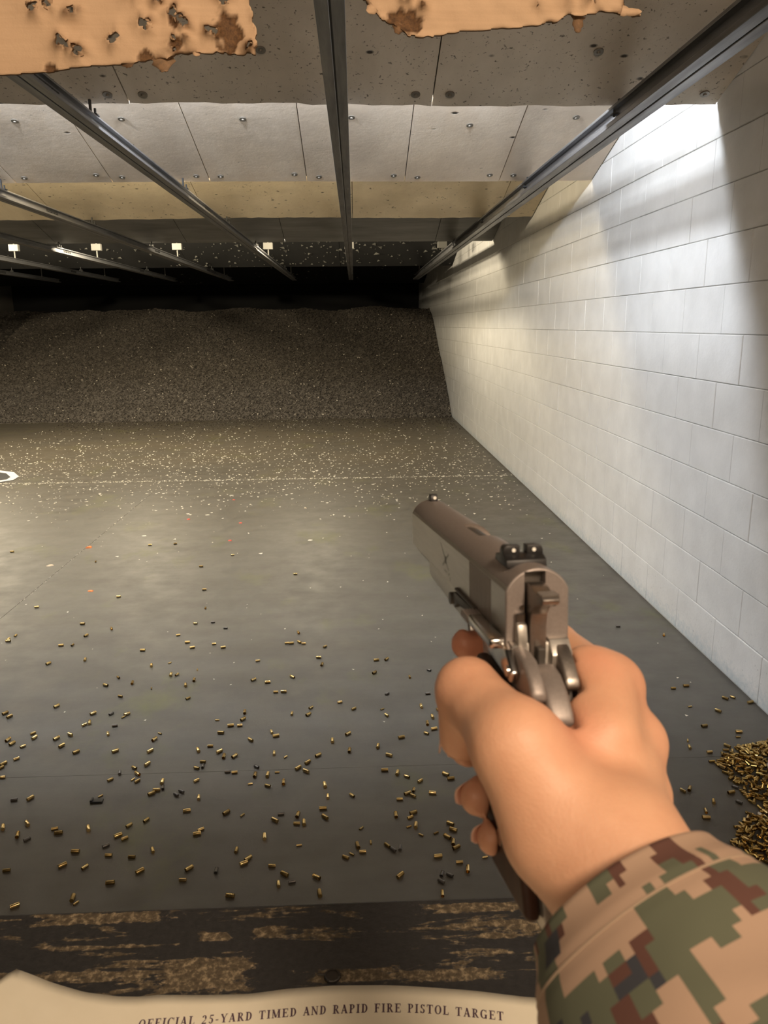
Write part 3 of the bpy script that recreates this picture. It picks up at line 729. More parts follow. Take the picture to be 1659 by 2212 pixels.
# bold serif capitals from strokes: each stroke = (x0, y0, x1, y1, width), arcs = (cx, cy, rx, ry, a0, a1, thick, thin)
TK, TN, SF = .20, .085, .07
def glyph(c):
    S = []; A = []; w = .72
    def stem(x, y0=0, y1=1, lo=True, hi=True, k=TK):
        S.append((x, y0, x, y1, k))
        if lo: S.append((x-k*.5-.10, SF/2, x+k*.5+.10, SF/2, SF))
        if hi: S.append((x-k*.5-.10, 1-SF/2, x+k*.5+.10, 1-SF/2, SF))
    if c == 'O': A.append((.40, .5, .40, .51, 0, 360, TK, TN)); w = .80
    elif c == 'C': A.append((.40, .5, .40, .51, 48, 312, TK, TN)); S.append((.70, .66, .70, 1.0, .06)); w = .74
    elif c == 'F': stem(.2); S += [(.2, .96, .66, .96, TN), (.64, .74, .64, 1, .06), (.2, .52, .5, .52, TN), (.5, .40, .5, .64, .06)]; w = .70
    elif c == 'E': stem(.2); S += [(.2, .96, .68, .96, TN), (.66, .74, .66, 1, .06), (.2, .52, .5, .52, TN), (.5, .40, .5, .64, .06), (.2, .04, .70, .04, TN), (.69, 0, .69, .27, .06)]; w = .76
    elif c == 'I': stem(.2); w = .40
    elif c == 'A': S += [(.10, 0, .38, .98, TN), (.36, 1.0, .66, 0, TK), (.2, .32, .56, .32, TN), (0, SF/2, .22, SF/2, SF), (.50, SF/2, .82, SF/2, SF)]; w = .80
    elif c == 'L': stem(.2); S += [(.2, .04, .66, .04, TN), (.65, 0, .65, .30, .06)]; w = .70
    elif c == 'Y': S += [(.10, 1, .40, .45, TK), (.70, 1, .43, .45, TN), (0, 1-SF/2, .28, 1-SF/2, SF), (.56, 1-SF/2, .82, 1-SF/2, SF)]; stem(.41, 0, .48, hi=False); w = .80
    elif c == 'R': stem(.2); A.append((.38, .74, .26, .25, -90, 90, TK*.9, TN)); S += [(.2, .96, .40, .96, TN), (.2, .49, .40, .49, TN), (.38, .50, .68, .02, TK), (.60, SF/2, .82, SF/2, SF)]; w = .80
    elif c == 'P': stem(.2); A.append((.38, .73, .27, .26, -90, 90, TK*.9, TN)); S += [(.2, .96, .40, .96, TN), (.2, .47, .40, .47, TN)]; w = .70
    elif c == 'D': stem(.2); A.append((.32, .5, .42, .495, -90, 90, TK, TN)); S += [(.2, .96, .34, .96, TN), (.2, .04, .34, .04, TN)]; w = .80
    elif c == 'T': stem(.38, hi=False); S += [(.02, .96, .74, .96, TN), (.04, .72, .04, 1, .06), (.72, .72, .72, 1, .06)]; w = .78
    elif c == 'M': stem(.12, k=TN); stem(.86); S += [(.14, 1, .48, .05, TK), (.48, .05, .84, 1, TN)]; w = 1.04
    elif c == 'N': stem(.12, k=TN); stem(.68, k=TN, lo=False); S += [(.10, 1, .68, .03, TK)]; w = .82
    elif c == 'S': A += [(.32, .75, .24, .25, 20, 270, TK*.8, TN), (.32, .26, .26, .26, -160, 90, TK*.9, TN)]; S += [(.54, .72, .54, 1, .05), (.06, 0, .06, .30, .05)]; w = .62
    elif c == 'G': A.append((.40, .5, .40, .51, 48, 312, TK, TN)); stem(.66, 0, .42, lo=False, hi=False); S += [(.70, .68, .70, 1.0, .06), (.50, .42, .82, .42, SF)]; w = .84
    elif c == '2': A.append((.30, .70, .26, .30, -35, 165, TK, TN)); S += [(.49, .52, .08, .08, TN*1.2), (.05, .07, .58, .07, .15)]; w = .64
    elif c == '5': A.append((.28, .32, .27, .32, -150, 110, TK, TN)); S += [(.14, .58, .20, 1, TN), (.18, .93, .56, .93, .15)]; w = .62
    elif c == '-': S.append((.04, .36, .36, .36, .11)); w = .42
    elif c == ' ': w = .42
    return S, A, w
def text_polys(txt):
    X = 0; out = []
    for c in txt:
        S, A, w = glyph(c); polys = []
        for x0, y0, x1, y1, k in S:
            dx, dy = x1-x0, y1-y0; L = math.hypot(dx, dy); nx_, ny_ = -dy/L*k/2, dx/L*k/2
            if abs(dy) > .3 and abs(dx) > .05: nx_, ny_ = k/2, 0      # diagonals keep flat ends
            m_ = 3
            P = [(x0+dx*t/m_, y0+dy*t/m_) for t in range(m_+1)]
            polys += [[(a[0]+nx_, a[1]+ny_), (a[0]-nx_, a[1]-ny_), (b2[0]-nx_, b2[1]-ny_), (b2[0]+nx_, b2[1]+ny_)] for a, b2 in zip(P, P[1:])]
        for cx, cy, rx, ry, a0, a1, tk, tn in A:
            m_ = max(6, int(abs(a1-a0)/18)); ring = []
            for t in range(m_+1):
                a = math.radians(a0+(a1-a0)*t/m_); wd = tn+(tk-tn)*abs(math.cos(a))**1.3
                ring.append(((cx+rx*math.cos(a), cy+ry*math.sin(a)), (cx+(rx-wd)*math.cos(a), cy+(ry-wd*.9)*math.sin(a))))
            polys += [[r0[0], r0[1], r1[1], r1[0]] for r0, r1 in zip(ring, ring[1:])]
        out.append((X, w, polys)); X += w+.19
    return out, X-.19
TXT = [(-.154, .4285), (-.133, .4298), (-.109, .4312), (-.091, .4322), (-.062, .4338), (-.038, .4345), (-.012, .4340), (.014, .4330), (.041, .4308), (.075, .4262), (.091, .4238)]
def tcurve(x):
    for (x0, y0), (x1, y1) in zip(TXT, TXT[1:]):
        if x <= x1 or (x1, y1) == TXT[-1]: 
            t = (x-x0)/(x1-x0); return y0+(y1-y0)*t, math.atan2(y1-y0, x1-x0)
def smooth_curve(x):
    ys_ = [tcurve(x+d)[0] for d in (-.012, -.006, 0, .006, .012)]; h_ = .012
    return sum(ys_)/5, math.atan2(tcurve(x+h_)[0]-tcurve(x-h_)[0], 2*h_)
LTR, WTOT = text_polys('OFFICIAL 25-YARD TIMED AND RAPID FIRE PISTOL TARGET')
kx = (.0925+.1545)/WTOT; ky = .0068
v = []; f = []
for li, (X, w, polys) in enumerate(LTR):
    xc = -.1545+(X+w/2)*kx; yc, an = smooth_curve(xc); ca, sa = math.cos(an), math.sin(an)
    for pi, P in enumerate(polys):
        k = len(v)
        for gx, gy in P:
            lx, ly = (gx-w/2)*kx, gy*ky-ky*.5
            x, y = xc+lx*ca-ly*sa, yc+lx*sa+ly*ca
            v.append((x, y, pz(x, y)+.00022+.000003*(pi % 7)))
        f.append((k, k+1, k+2, k+3))
o = link('printed_title', mesh_of('title', v, f), 'ink_violet', paper); o.location = -paper.location

# ================================================================ shot-up cardboard hanging in the lane
CB = empty('cardboard_backer', (-.03, 1.01, 1.80), 'shot up tan cardboard backer full of bullet holes hanging from the carrier', 'cardboard')
A3 = np.random.default_rng(4)
# lower outline (x, z) relative to the backer, read along the bottom edge
EDGE = [(-.50, -.045), (-.38, -.052), (-.345, -.050), (-.305, -.0465), (-.270, -.0425), (-.235, -.0405), (-.208, -.036), (-.172, -.033), (-.150, -.0285), (-.118, -.029), (-.092, -.030), (-.079, -.0295), (-.0795, -.012), (-.080, -.002), (-.083, .010), (-.085, .022), (-.090, .060), (-.080, .10), (-.03, .125), (.03, .10), (.046, .055), (.045, .030), (.055, .016), (.068, .009), (.085, .001), (.100, -.009), (.118, -.012), (.136, -.009), (.160, -.006), (.20, -.003), (.25, .001), (.277, .005), (.285, .012), (.298, .012), (.330, .0165), (.372, .0125), (.355, .024), (.352, .034), (.37, .045), (.40, .038), (.43, .034), (.46, .046), (.50, .044)]
HOLES = [(-0.3323, 0.0176, 0.0058), (-0.315, 0.0228, 0.0058), (-0.2866, 0.0139, 0.0042), (-0.2793, 0.0156, 0.0026), (-0.293, 0.0118, 0.0022), (-0.3036, -0.0179, 0.0058), (-0.2967, -0.0222, 0.0042), (-0.2848, -0.0273, 0.0061), (-0.2445, -0.0153, 0.0054), (-0.239, -0.011, 0.0038), (-0.2052, -0.0002, 0.0064), (-0.2089, 0.0036, 0.0035), (-0.1887, 0.0284, 0.0061), (-0.1726, 0.0139, 0.0054), (-0.1659, 0.007, 0.0048), (-0.1613, 0.0022, 0.0064), (-0.1137, 0.0241, 0.0048), (-0.1256, -0.0076, 0.0048), (-0.1329, -0.0059, 0.0035), (-0.1737, -0.0127, 0.0032), (-0.218, 0.031, 0.0042), (-0.1737, -0.0264, 0.0035), (-0.0863, -0.0213, 0.0035), (-0.1595, -0.0144, 0.0022), (0.0957, 0.0294, 0.0044), (0.2504, 0.0222, 0.0016), (0.3152, 0.0318, 0.0068), (0.2884, 0.0281, 0.0028), (0.1155, 0.0192, 0.002)]
gx0, gx1, gz0, gz1, st = -.46, .46, -.062, .105, .0025
gx = np.arange(gx0, gx1+1e-6, st); gz = np.arange(gz0, gz1+1e-6, st)
GX, GZ = np.meshgrid(gx, gz)
def sd_poly(px, pz_, poly):
    P = np.array(poly); Q = np.roll(P, -1, 0); d = np.full(px.shape, 9.0); ins = np.zeros(px.shape, bool)
    for (ax, ay), (bx, by) in zip(P, Q):
        ex, ey = bx-ax, by-ay; t = np.clip(((px-ax)*ex+(pz_-ay)*ey)/(ex*ex+ey*ey+1e-12), 0, 1)
        d = np.minimum(d, np.hypot(px-ax-ex*t, pz_-ay-ey*t))
        c = ((ay > pz_) != (by > pz_)) & (px < (bx-ax)*(pz_-ay)/(by-ay+1e-12)+ax); ins ^= c
    return np.where(ins, -d, d)
def vnoise(x, z, s, off):
    out = np.empty(x.shape)
    for idx in np.ndindex(x.shape): out[idx] = mnoise.noise(Vector((x[idx]*s, z[idx]*s, off)))
    return out
N1 = vnoise(GX, GZ, 140, 1.3); N2 = vnoise(GX, GZ, 60, 7.7); N3 = vnoise(GX, GZ, 16, 3.1)
poly = EDGE+[(.50, .2), (-.50, .2)]
dE = sd_poly(GX, GZ, poly)
left_straight = np.clip((GX+.26)/.06, 0.12, 1)*np.where((GX > .13) & (GX < .26), .25, 1)
dE = dE+(N1*.0030+N2*.0028)*left_straight
dH = np.full(GX.shape, 9.0)
for hx, hz, hr in HOLES:
    an = np.arctan2(GZ-hz, GX-hx); k = A3.uniform(0, 6.28)
    rr = hr*(1+.30*np.sin(3*an+k)+.20*np.sin(5*an+2*k))
    dH = np.minimum(dH, np.hypot(GX-hx, GZ-hz)-rr*.88)
D = np.maximum(dE, -dH)          # negative inside the board
near_h = np.exp(-np.clip(dH, 0, 1)/.0065); near_e = np.exp(-np.clip(-dE, 0, 1)/.004)*left_straight
Yd = -.0085*near_h*(1+.8*N2)+.004*near_e*N2*2+.0022*N3-.002*np.clip((GX+.2)/.12, 0, 1)*np.clip(N2, -.5, 1)
torn = np.clip(np.exp(-np.clip(dH, 0, 1)/.0022)*(.55+1.2*N2)+np.exp(-np.clip(-dE, 0, 1)/.0028)*left_straight*(.5+1.5*N2), 0, 1)
# the heavily shot corners have lost their face liner
for cx, cz, rx, rz in ((-.112, -.008, .018, .021), (.096, .006, .020, .014), (-.172, -.022, .008, .009), (-.208, -.034, .010, .008), (-.32, -.046, .007, .006), (-.172, .010, .006, .012)):
    e = np.sqrt(((GX-cx)/rx)**2+((GZ-cz)/rz)**2)+N1*.5+N2*.3; torn = np.maximum(torn, np.clip((1.05-e)*5, 0, 1)); Yd = Yd+.003*np.clip((1.0-e)*4, 0, 1)
idx = {}; V = []; T = []; F = []
gradz, gradx = np.gradient(D, st)
def vid(j, i):
    if (j, i) not in idx:
        x, z, d = GX[j, i], GZ[j, i], D[j, i]
        if d > 0:
            g = math.hypot(gradx[j, i], gradz[j, i])+1e-6; m_ = min(d, st)/g/max(g, .6); x -= gradx[j, i]*m_; z -= gradz[j, i]*m_
        idx[(j, i)] = len(V); V.append((x, Yd[j, i], z)); T.append(torn[j, i])
    return idx[(j, i)]
for j in range(len(gz)-1):
    for i in range(len(gx)-1):
        if min(D[j, i], D[j+1, i], D[j, i+1], D[j+1, i+1]) < 0 and sum(D[a, b2] < st*.55 for a, b2 in ((j, i), (j, i+1), (j+1, i), (j+1, i+1))) >= 3:
            if all(D[a, b2] < st*1.3 for a, b2 in ((j, i), (j, i+1), (j+1, i+1), (j+1, i))):
                F.append([vid(j, i), vid(j, i+1), vid(j+1, i+1), vid(j+1, i)])
# plain upper part of the board
k = len(V); V += [(-.46, 0, .105), (.46, 0, .105), (.46, .004, .40), (-.46, .004, .40)]; T += [0]*4; F.append([k, k+1, k+2, k+3])
# back face and rim
nV = len(V); from collections import Counter
ec = Counter()
for q in F:
    for a, b2 in zip(q, q[1:]+q[:1]): ec[(a, b2)] += 1
V2 = V+[(x, y+.0040, z) for x, y, z in V]; T2 = T+T
F2 = F+[[i+nV for i in q[::-1]] for q in F]
side0 = len(F2)
for (a, b2) in list(ec):
    if (b2, a) not in ec: F2.append([b2, a, a+nV, b2+nV])
me = mesh_of('board', V2, F2)
at = me.attributes.new('torn', 'FLOAT', 'POINT'); at.data.foreach_set('value', np.array(T2, np.float32))
for m_ in ('cardboard', 'card_core'): me.materials.append(MATS[m_])
for p in me.polygons: p.material_index = 1 if p.index >= side0 else 0; p.use_smooth = p.index < side0
link('cardboard_sheet', me, None, CB)
# torn flaps hanging or curling from the edge and the holes
def flap(x, z, w, l, ang, curl, y=-.001, m='cardboard', torn_=.5, seed=0):
    q = random.Random(seed); n = 6; vv = []; ff = []
    for j in range(n+1):
        t = j/n; wd = w*(1-t**1.6*.75)*(1+.25*q.uniform(-1, 1)); bend = curl*t
        cx = l*t*math.cos(bend*.6); cy = -l*t*math.sin(bend*.9)
        for s in (-1, 0, 1):
            lx, lz = s*wd/2, -cx
            vv.append((x+lx*math.cos(ang)-lz*math.sin(ang), y+cy+.0012*abs(s)+q.uniform(-.0005, .0005), z+lx*math.sin(ang)+lz*math.cos(ang)))
    for j in range(n):
        for s in range(2):
            a = j*3+s; ff.append((a, a+1, a+4, a+3))
    k = len(vv); vv += [(a, b2+.0009, c) for a, b2, c in vv]; ff += [tuple(i+k for i in g[::-1]) for g in ff]
    for j in range(n):
        ff += [(j*3, j*3+3, k+j*3+3, k+j*3), (j*3+2, k+j*3+2, k+j*3+5, j*3+5)]
    ff.append((n*3, n*3+1, n*3+2, k+n*3+2, k+n*3+1, k+n*3))
    me = mesh_of('flap', vv, ff, True)
    a_ = me.attributes.new('torn', 'FLOAT', 'POINT'); a_.data.foreach_set('value', np.full(len(vv), torn_, np.float32))
    link('torn_flap', me, m, CB)
flap(-.190, -.026, .034, .026, .15, .5, .003, 'cardboard', .75, 1)
flap(-.230, -.036, .016, .010, .5, .6, .001, 'cardboard', .9, 2)
flap(-.148, -.026, .010, .009, -.3, .9, -.001, 'cardboard', .1, 3)
flap(-.085, -.018, .012, .010, .8, 1.0, -.002, 'cardboard', .3, 4)
flap(-.101, .044, .010, .030, 2.5, .8, -.002, 'cardboard', .0, 5)
flap(.302, .012, .016, .020, -.1, .4, .003, 'cardboard', .85, 6)
flap(.352, .0175, .012, .022, 1.35, .5, 0, 'cardboard', .0, 7)
flap(.090, .004, .018, .016, -.3, .7, .002, 'cardboard', .9, 8)
flap(.060, .020, .014, .014, -.8, .8, -.002, 'cardboard', .1, 9)
for i, (hx, hz, hr) in enumerate(HOLES):
    for k in range(3):
        a = A3.uniform(0, 6.28)
        flap(hx+math.sin(a)*hr*1.25, hz-math.cos(a)*hr*1.25, hr*1.1, hr*.95, a+3.14, 1.2, -.006, 'cardboard', A3.uniform(0, .7), 20+i*3+k)
# carrier that clips the backer to the middle rail (above the frame)
car = empty('target_carrier', (-.048, 1.0, 2.12), 'target carrier trolley clipped on the middle rail', 'carrier')
q = MB(); q.bbox((-.05, -.06, .10), (.05, .06, .118), .002); q.bbox((-.47, .011, .07), (.51, .017, .098), .002); q.bbox((-.015, .0, .085), (.015, .012, .105), .001); q.build('trolley', 'rail_dark', car)

# ================================================================ the pistol (built in millimetres, x right, y to the muzzle, z up)
GM = Matrix(((0.99508, -0.09846, -0.01066, 0.06342), (0.09903, 0.99081, 0.09212, 0.25708), (0.00149, -0.09273, 0.99569, 1.3653), (0, 0, 0, 1)))
gun = empty('pistol', label='stainless semi automatic pistol with black three dot sights held in the bare hand', cat='pistol', mw=GM)
MM = .001
def gp(name, m, smooth=35, parent=None):
    class _P:
        def __enter__(s): s.q = MB(MM); return s.q
        def __exit__(s, *a): s.o = s.q.build(name, m, parent or gun, smooth)
    return _P()
GL = 195.0
def slide_profile(xw, inset=0.0):
    r = math.hypot(11.7, 4.6); z0 = -2.2; a0 = math.asin(4.6/r); k = 18
    P = [(-xw, -16), (-xw, -9), (-xw, -3), (-xw, 1.9)]
    P += [(-r*math.cos(a0+(math.pi-2*a0)*t/k), z0+r*math.sin(a0+(math.pi-2*a0)*t/k)) for t in range(k+1)]
    P += [(xw, 1.9), (xw, -3), (xw, -9), (xw, -16)]
    if inset: P = [(x*(1-inset/11.7), z-(inset if z > 2 else 0)*(z/11)) for x, z in P]
    return P
st_ = [(0, 11.7, .75), (.25, 11.7, .3), (.8, 11.7, 0), (19.5, 11.7, 0)]
y = 20.0
while y < 54:
    st_ += [(y, 10.9, 0), (y+1.0, 10.9, 0), (y+1.25, 11.7, 0), (y+1.75, 11.7, 0)]; y += 2.0
st_ += [(56, 11.7, 0), (110, 11.7, 0), (150, 11.7, 0), (GL-1, 11.7, 0), (GL-.3, 11.7, .3), (GL, 11.7, .8)]
q = MB(MM); v = []; f = []
for (yy, xw, ins) in st_: v += [(x, yy, z) for x, z in slide_profile(xw, ins)]
n = len(slide_profile(11.7))
for j in range(len(st_)-1):
    for i in range(n): f.append((j*n+i, j*n+(i+1) % n, (j+1)*n+(i+1) % n, (j+1)*n+i))
f += [tuple(range(n))[::-1], tuple((len(st_)-1)*n+i for i in range(n))]
q.add(v, f)
for fc in q.bm.faces: pass
slide = q.build('slide', ['steel_matte', 'steel_satin', 'recess_shade_dirt'], gun)
def cutter(lo, hi, bev=.4):
    c = MB(MM); c.bbox(lo, hi, bev, 2); return c.mesh('c')
cuts = [cutter((-4.9, -2, -18), (2.9, 4.2, 9.2), .25), cutter((-3.2, 68, 1.5), (20, 101, 20), 2.2), cutter((-7, GL-25, -18), (7, GL+2, -15.2), .2)]
cobs = []
for c in cuts:
    co_ = bpy.data.objects.new('c', c); COL.objects.link(co_); co_.matrix_world = GM; cobs.append(co_)
    md = slide.modifiers.new('b', 'BOOLEAN'); md.object = co_; md.operation = 'DIFFERENCE'; md.solver = 'EXACT'
bpy.context.view_layer.update()
dg = bpy.context.evaluated_depsgraph_get()
me = bpy.data.meshes.new_from_object(slide.evaluated_get(dg)); slide.modifiers.clear(); slide.data = me
for c in cobs: bpy.data.objects.remove(c)
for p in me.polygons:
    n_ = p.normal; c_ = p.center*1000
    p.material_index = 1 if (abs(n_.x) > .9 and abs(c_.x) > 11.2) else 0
    if 67.5 < c_.y < 101.5 and c_.z > 1.2 and -4 < c_.x and math.hypot(c_.x, c_.z+2.2) < 12.2: p.material_index = 2  # ejection port interior: its shade is put into the colour
    if abs(c_.x) > 10.5 and abs(c_.x) < 11.6 and 19.9 < c_.y < 55.8 and c_.z < 2.3: p.material_index = 2  # serration groove floors: shade and dirt in the colour
me.shade_smooth(); me.set_sharp_from_angle(angle=math.radians(24))
with gp('recoil_spring_plug', 'steel_satin') as q:
    pr = [(-11.0, -15.9)]+[(-10.4*math.cos(t), -16-8.0*math.sin(t)) for t in [math.pi*k/14 for k in range(15)]]+[(11.0, -15.9)]
    q.extr(pr, 150, 190, 'y', .6)
    q.tube([(0, GL-2, 0), (0, GL+1.2, 0)], 8.0, 20)
with gp('barrel', 'steel_shadow') as q:
    q.tube([(0, 60, 0), (0, 120, 0)], 8.6, 24); q.bbox((-6.0, 62, 2), (6.0, 74, 8.7), .8)
with gp('front_sight', 'sight_black') as q: q.extr([(185, 9.3), (193.5, 9.3), (193.5, 12.0), (190.5, 14.0), (186, 14.2), (185, 12)], -2.0, 2.0, 'x', .3)
fs = q
with gp('sight_dot', 'dot_white') as q: q.tube([(.4, 185.1, 12.2), (.4, 184.85, 12.2)], .95, 14)
with gp('rear_sight', 'sight_black') as q:
    q.extr([(26, 9.0), (24.5, 11.6), (17.0, 12.9), (14.6, 12.9), (10.2, 11.3), (9.6, 8.4)], -8.4, 6.9, 'x', .35)
    for a, b_ in ((-8.4, -2.0), (.7, 6.9)):
        s0 = [(a, 12.3), (b_, 12.3), (b_, 15.9)]+([(a+1.3, 15.9), (a+.35, 15.2), (a, 14.0)] if a < -5 else [(a, 15.9)])
        if a > 0: s0 = [(a, 12.3), (b_, 12.3), (b_, 14.0), (b_-.35, 15.2), (b_-1.3, 15.9), (a, 15.9)]
        q.extr(s0, 14.3, 19.0, 'y', .25)
for x in (-4.4, 3.4):
    with gp('sight_dot', 'dot_white') as q: q.tube([(x, 14.32, 14.2), (x, 14.08, 14.2)], .72, 12)
with gp('hammer', 'steel_dark') as q:
    q.extr([(3.8, 4.8), (-1, 5.6), (-6, 4.9), (-9.5, 3.5), (-12, 3.9), (-15.5, 4.2), (-17.2, 3.0), (-16.2, 1.2), (-12.5, .1), (-8.2, -1.6), (-5.0, -5), (-4.0, -10), (-3.6, -22), (3.6, -22), (3.8, -4)], -4.1, 2.1, 'x', .6, 2)
    for yy in (-11.2, -13.2, -15.2): q.bbox((-4.3, yy-.5, 3.4), (2.3, yy+.5, 4.75), .35)
with gp('extractor', 'steel_polish') as q: q.tube([(5.9, .8, -1.6), (5.9, -.35, -1.6)], 2.2, 16)
with gp('firing_pin_stop', 'steel_shadow') as q: q.bbox((-4.9, 3.7, -16), (2.9, 4.6, 9.1), .1)
with gp('frame', 'steel_satin') as q:
    q.extr([(-2.5, -16.05), (148, -16.05), (148, -22), (145, -25), (88, -27.5), (36, -27.5), (33, -44), (28, -56), (5, -106), (-42, -102), (-20, -52), (-11, -38), (-4, -30)], -10.9, 10.9, 'x', 1.2, 2)
    q.extr([(0, -15.8), (-4.0, -16.2), (-7.5, -20), (-7.5, -30), (0, -32)], -10.9, -5.3, 'x', .5)
    q.extr([(0, -8.0), (-3.2, -9), (-4.6, -14), (-4.6, -24), (0, -24)], -8.6, -5.0, 'x', .5)
    q.extr([(0, -14.8), (-2.4, -15.2), (-6.5, -20), (-6.5, -31), (0, -32)], 3.3, 10.9, 'x', .5)
with gp('frame_tang', 'steel_matte') as q:
    q.extr([(-1, -17), (-11, -16.2), (-17, -17.2), (-24, -21.2), (-27.5, -25.5), (-27, -28.5), (-22, -30), (-10, -31), (-1, -31)], -11.2, -5.8, 'x', 1.6, 3)
with gp('frame_tang', 'steel_dark') as q:
    q.extr([(0, -16), (-4, -17), (-10, -21.5), (-14.8, -26.5), (-15.6, -29.5), (-12, -31.5), (0, -32)], 4.9, 10.6, 'x', 1.3, 3)
with gp('grip_safety', 'steel_matte') as q:
    q.extr([(-3, -23.5), (-9, -22.2), (-15, -23.4), (-21.5, -27.4), (-27, -32.6), (-28.6, -36), (-26, -38.5), (-15, -38.5), (-11, -39.5), (-14, -48), (-9, -50), (-4, -36)], -5.0, 3.6, 'x', 1.9, 3)
with gp('hammer_strut', 'steel_shadow') as q: q.bbox((-2.2, -7.2, -23), (.6, -3.5, -17), .4)
with gp('safety_lug', 'steel_polish') as q:
    q.bbox((-8.6, -2.0, -9.0), (-5.1, .6, -5.3), .35); q.tube([(-5.9, -.8, -3.4), (-5.9, .8, -3.4)], .9, 10)
with gp('slide_stop', 'steel_shadow') as q:
    q.bbox((-13.4, 40, -15.6), (-11.4, 75, -14.2), .4); q.tube([(-14, 82, -21), (-10, 82, -21)], 2.8, 14)
    q.extr([(76, -24), (78, -17), (40, -15.5), (40, -19), (70, -20.5)], -13.2, -11, 'x', .4)
with gp('slide_stop_pad', 'steel_matte') as q:
    q.bbox((-18.6, 30.5, -17.8), (-11.6, 41.0, -15.0), .5)
    for k in range(6): q.bbox((-18.4+k*1.15, 30.2, -17.6), (-17.9+k*1.15, 41.0, -14.55), .15)
with gp('thumb_safety', 'steel_polish') as q:
    q.bbox((-18.4, -3.0, -17.6), (-12.6, 30.2, -13.6), 1.3, 3)
    q.extr([(27, -17.5), (24, -21.5), (14, -24.5), (-2, -25.5), (-13, -26.5), (-15, -22.5), (-8, -16), (2, -14.8)], -14.4, -11.2, 'x', 1.0, 3)
    q.tube([(-15.2, -11.5, -22.5), (-11, -11.5, -22.5)], 2.0, 14)
for sx, mname in ((-1, 'left'), (1, 'right')):
    with gp('grip_panel', 'grip_wood') as q:
        a, b_ = (-16.4, -10.8) if sx < 0 else (10.8, 16.4)
        q.extr([(25, -27.5), (31, -40), (26.5, -56), (5, -103), (-38, -99), (-18, -53), (-11, -40), (-6, -30)], a, b_, 'x', 2.2, 3)
with gp('trigger_guard', 'steel_satin') as q:
    q.tube([(0, 88, -26), (0, 87, -34), (0, 83, -42), (0, 75, -47), (0, 62, -48.5), (0, 48, -48.2), (0, 38, -46.5), (0, 31, -46)], 2.3, 10, flat=2.0)
with gp('trigger', 'steel_matte') as q: q.extr([(46, -26), (55, -26), (58, -33), (59.5, -43), (57, -44), (53, -36), (46, -33)], -3.2, 3.2, 'x', .8)
with gp('magazine_base', 'plastic_black') as q: q.extr([(5.5, -105), (-41, -101.5), (-42.5, -107), (4, -111)], -8.5, 8.5, 'x', 1.0)
for yy, zz in ((17, -42), (-8, -86)):
    with gp('grip_screw', 'steel_polish') as q: q.tube([(-16.0, yy, zz), (-16.9, yy, zz)], 3.0, 16)
with gp('slide_emblem', 'etch') as q:                         # small engraved crossed device on the left flat
    X = -11.72
    for (y0, z0, y1, z1, w) in ((94, -11, 108, -3.0, 1.3), (94, -3.0, 108, -11, 1.3), (98, -12.5, 104, -12.5, .9), (108, -2.4, 112, -.6, .8), (92, -12.0, 95, -13.0, 1.0)):
        dy, dz = y1-y0, z1-z0; L = math.hypot(dy, dz); ny_, nz_ = -dz/L*w/2, dy/L*w/2
        q.extr([(y0+ny_, z0+nz_), (y0-ny_, z0-nz_), (y1-ny_, z1-nz_), (y1+ny_, z1+nz_)], X, X+.1, 'x')
    q.tube([(X, 101, -7), (X+.1, 101, -7)], 2.1, 14); q.tube([(X, 91, -14.4), (X+.1, 91, -14.4)], 1.0, 10)

# ================================================================ the shooter's hand and forearm: one continuous skin grown from a distance field
WR = np.array((5., -53, -67))                                  # wrist, pistol millimetres
FD = np.array((.20, -.86, -.46)); FD = FD/np.linalg.norm(FD)    # towards the elbow
J = dict(
    imcp=(28.5, 3, -38), ipip=(23.5, 46, -34), idip=(8, 60, -36), itip=(-12.5, 55, -34.5),
    mmcp=(31.5, -9, -55), mpip=(25.5, 34, -57), mdip=(6, 40, -60), mtip=(-20.5, 22, -66),
    rmcp=(30, -17, -71), rpip=(25.5, 23, -76), rdip=(6, 29, -79), rtip=(-20, 9, -79.5),
    pmcp=(27, -25, -86), ppip=(24.5, 11, -93), pdip=(6, 17, -95), ptip=(-17, -2, -90),
    tcmc=(-3, -50, -62), tmcp=(-18.5, -33, -38.5), tip_=(-26, -1, -32.5), ttip=(-26.5, 6, -53.5))
J = {k: np.array(v, float) for k, v in J.items()}
lo = np.array((-46., -150, -190)); hi = np.array((78., 72, -12)); h = 1.7
ax = [np.arange(lo[k], hi[k], h) for k in range(3)]
PX, PY, PZ = np.meshgrid(*ax, indexing='ij'); PX = PX.astype(np.float32); PY = PY.astype(np.float32); PZ = PZ.astype(np.float32)
def cone(a, b_, ra, rb):
    a = np.asarray(a, float); b_ = np.asarray(b_, float); e = b_-a; L2 = float(e @ e)
    x, y, z = PX-a[0], PY-a[1], PZ-a[2]
    t = np.clip((x*e[0]+y*e[1]+z*e[2])/L2, 0, 1)
    return np.sqrt((x-e[0]*t)**2+(y-e[1]*t)**2+(z-e[2]*t)**2)-(ra+(rb-ra)*t)
def smin(a, b_, k):
    hh = np.clip(.5+.5*(b_-a)/k, 0, 1); return b_+(a-b_)*hh-k*hh*(1-hh)
def chain(names, rs, k=3.0):
    d = None
    for (a, b_), (ra, rb) in zip(zip(names, names[1:]), zip(rs, rs[1:])):
        c = cone(J[a] if isinstance(a, str) else a, J[b_] if isinstance(b_, str) else b_, ra, rb); d = c if d is None else smin(d, c, k)
    return d
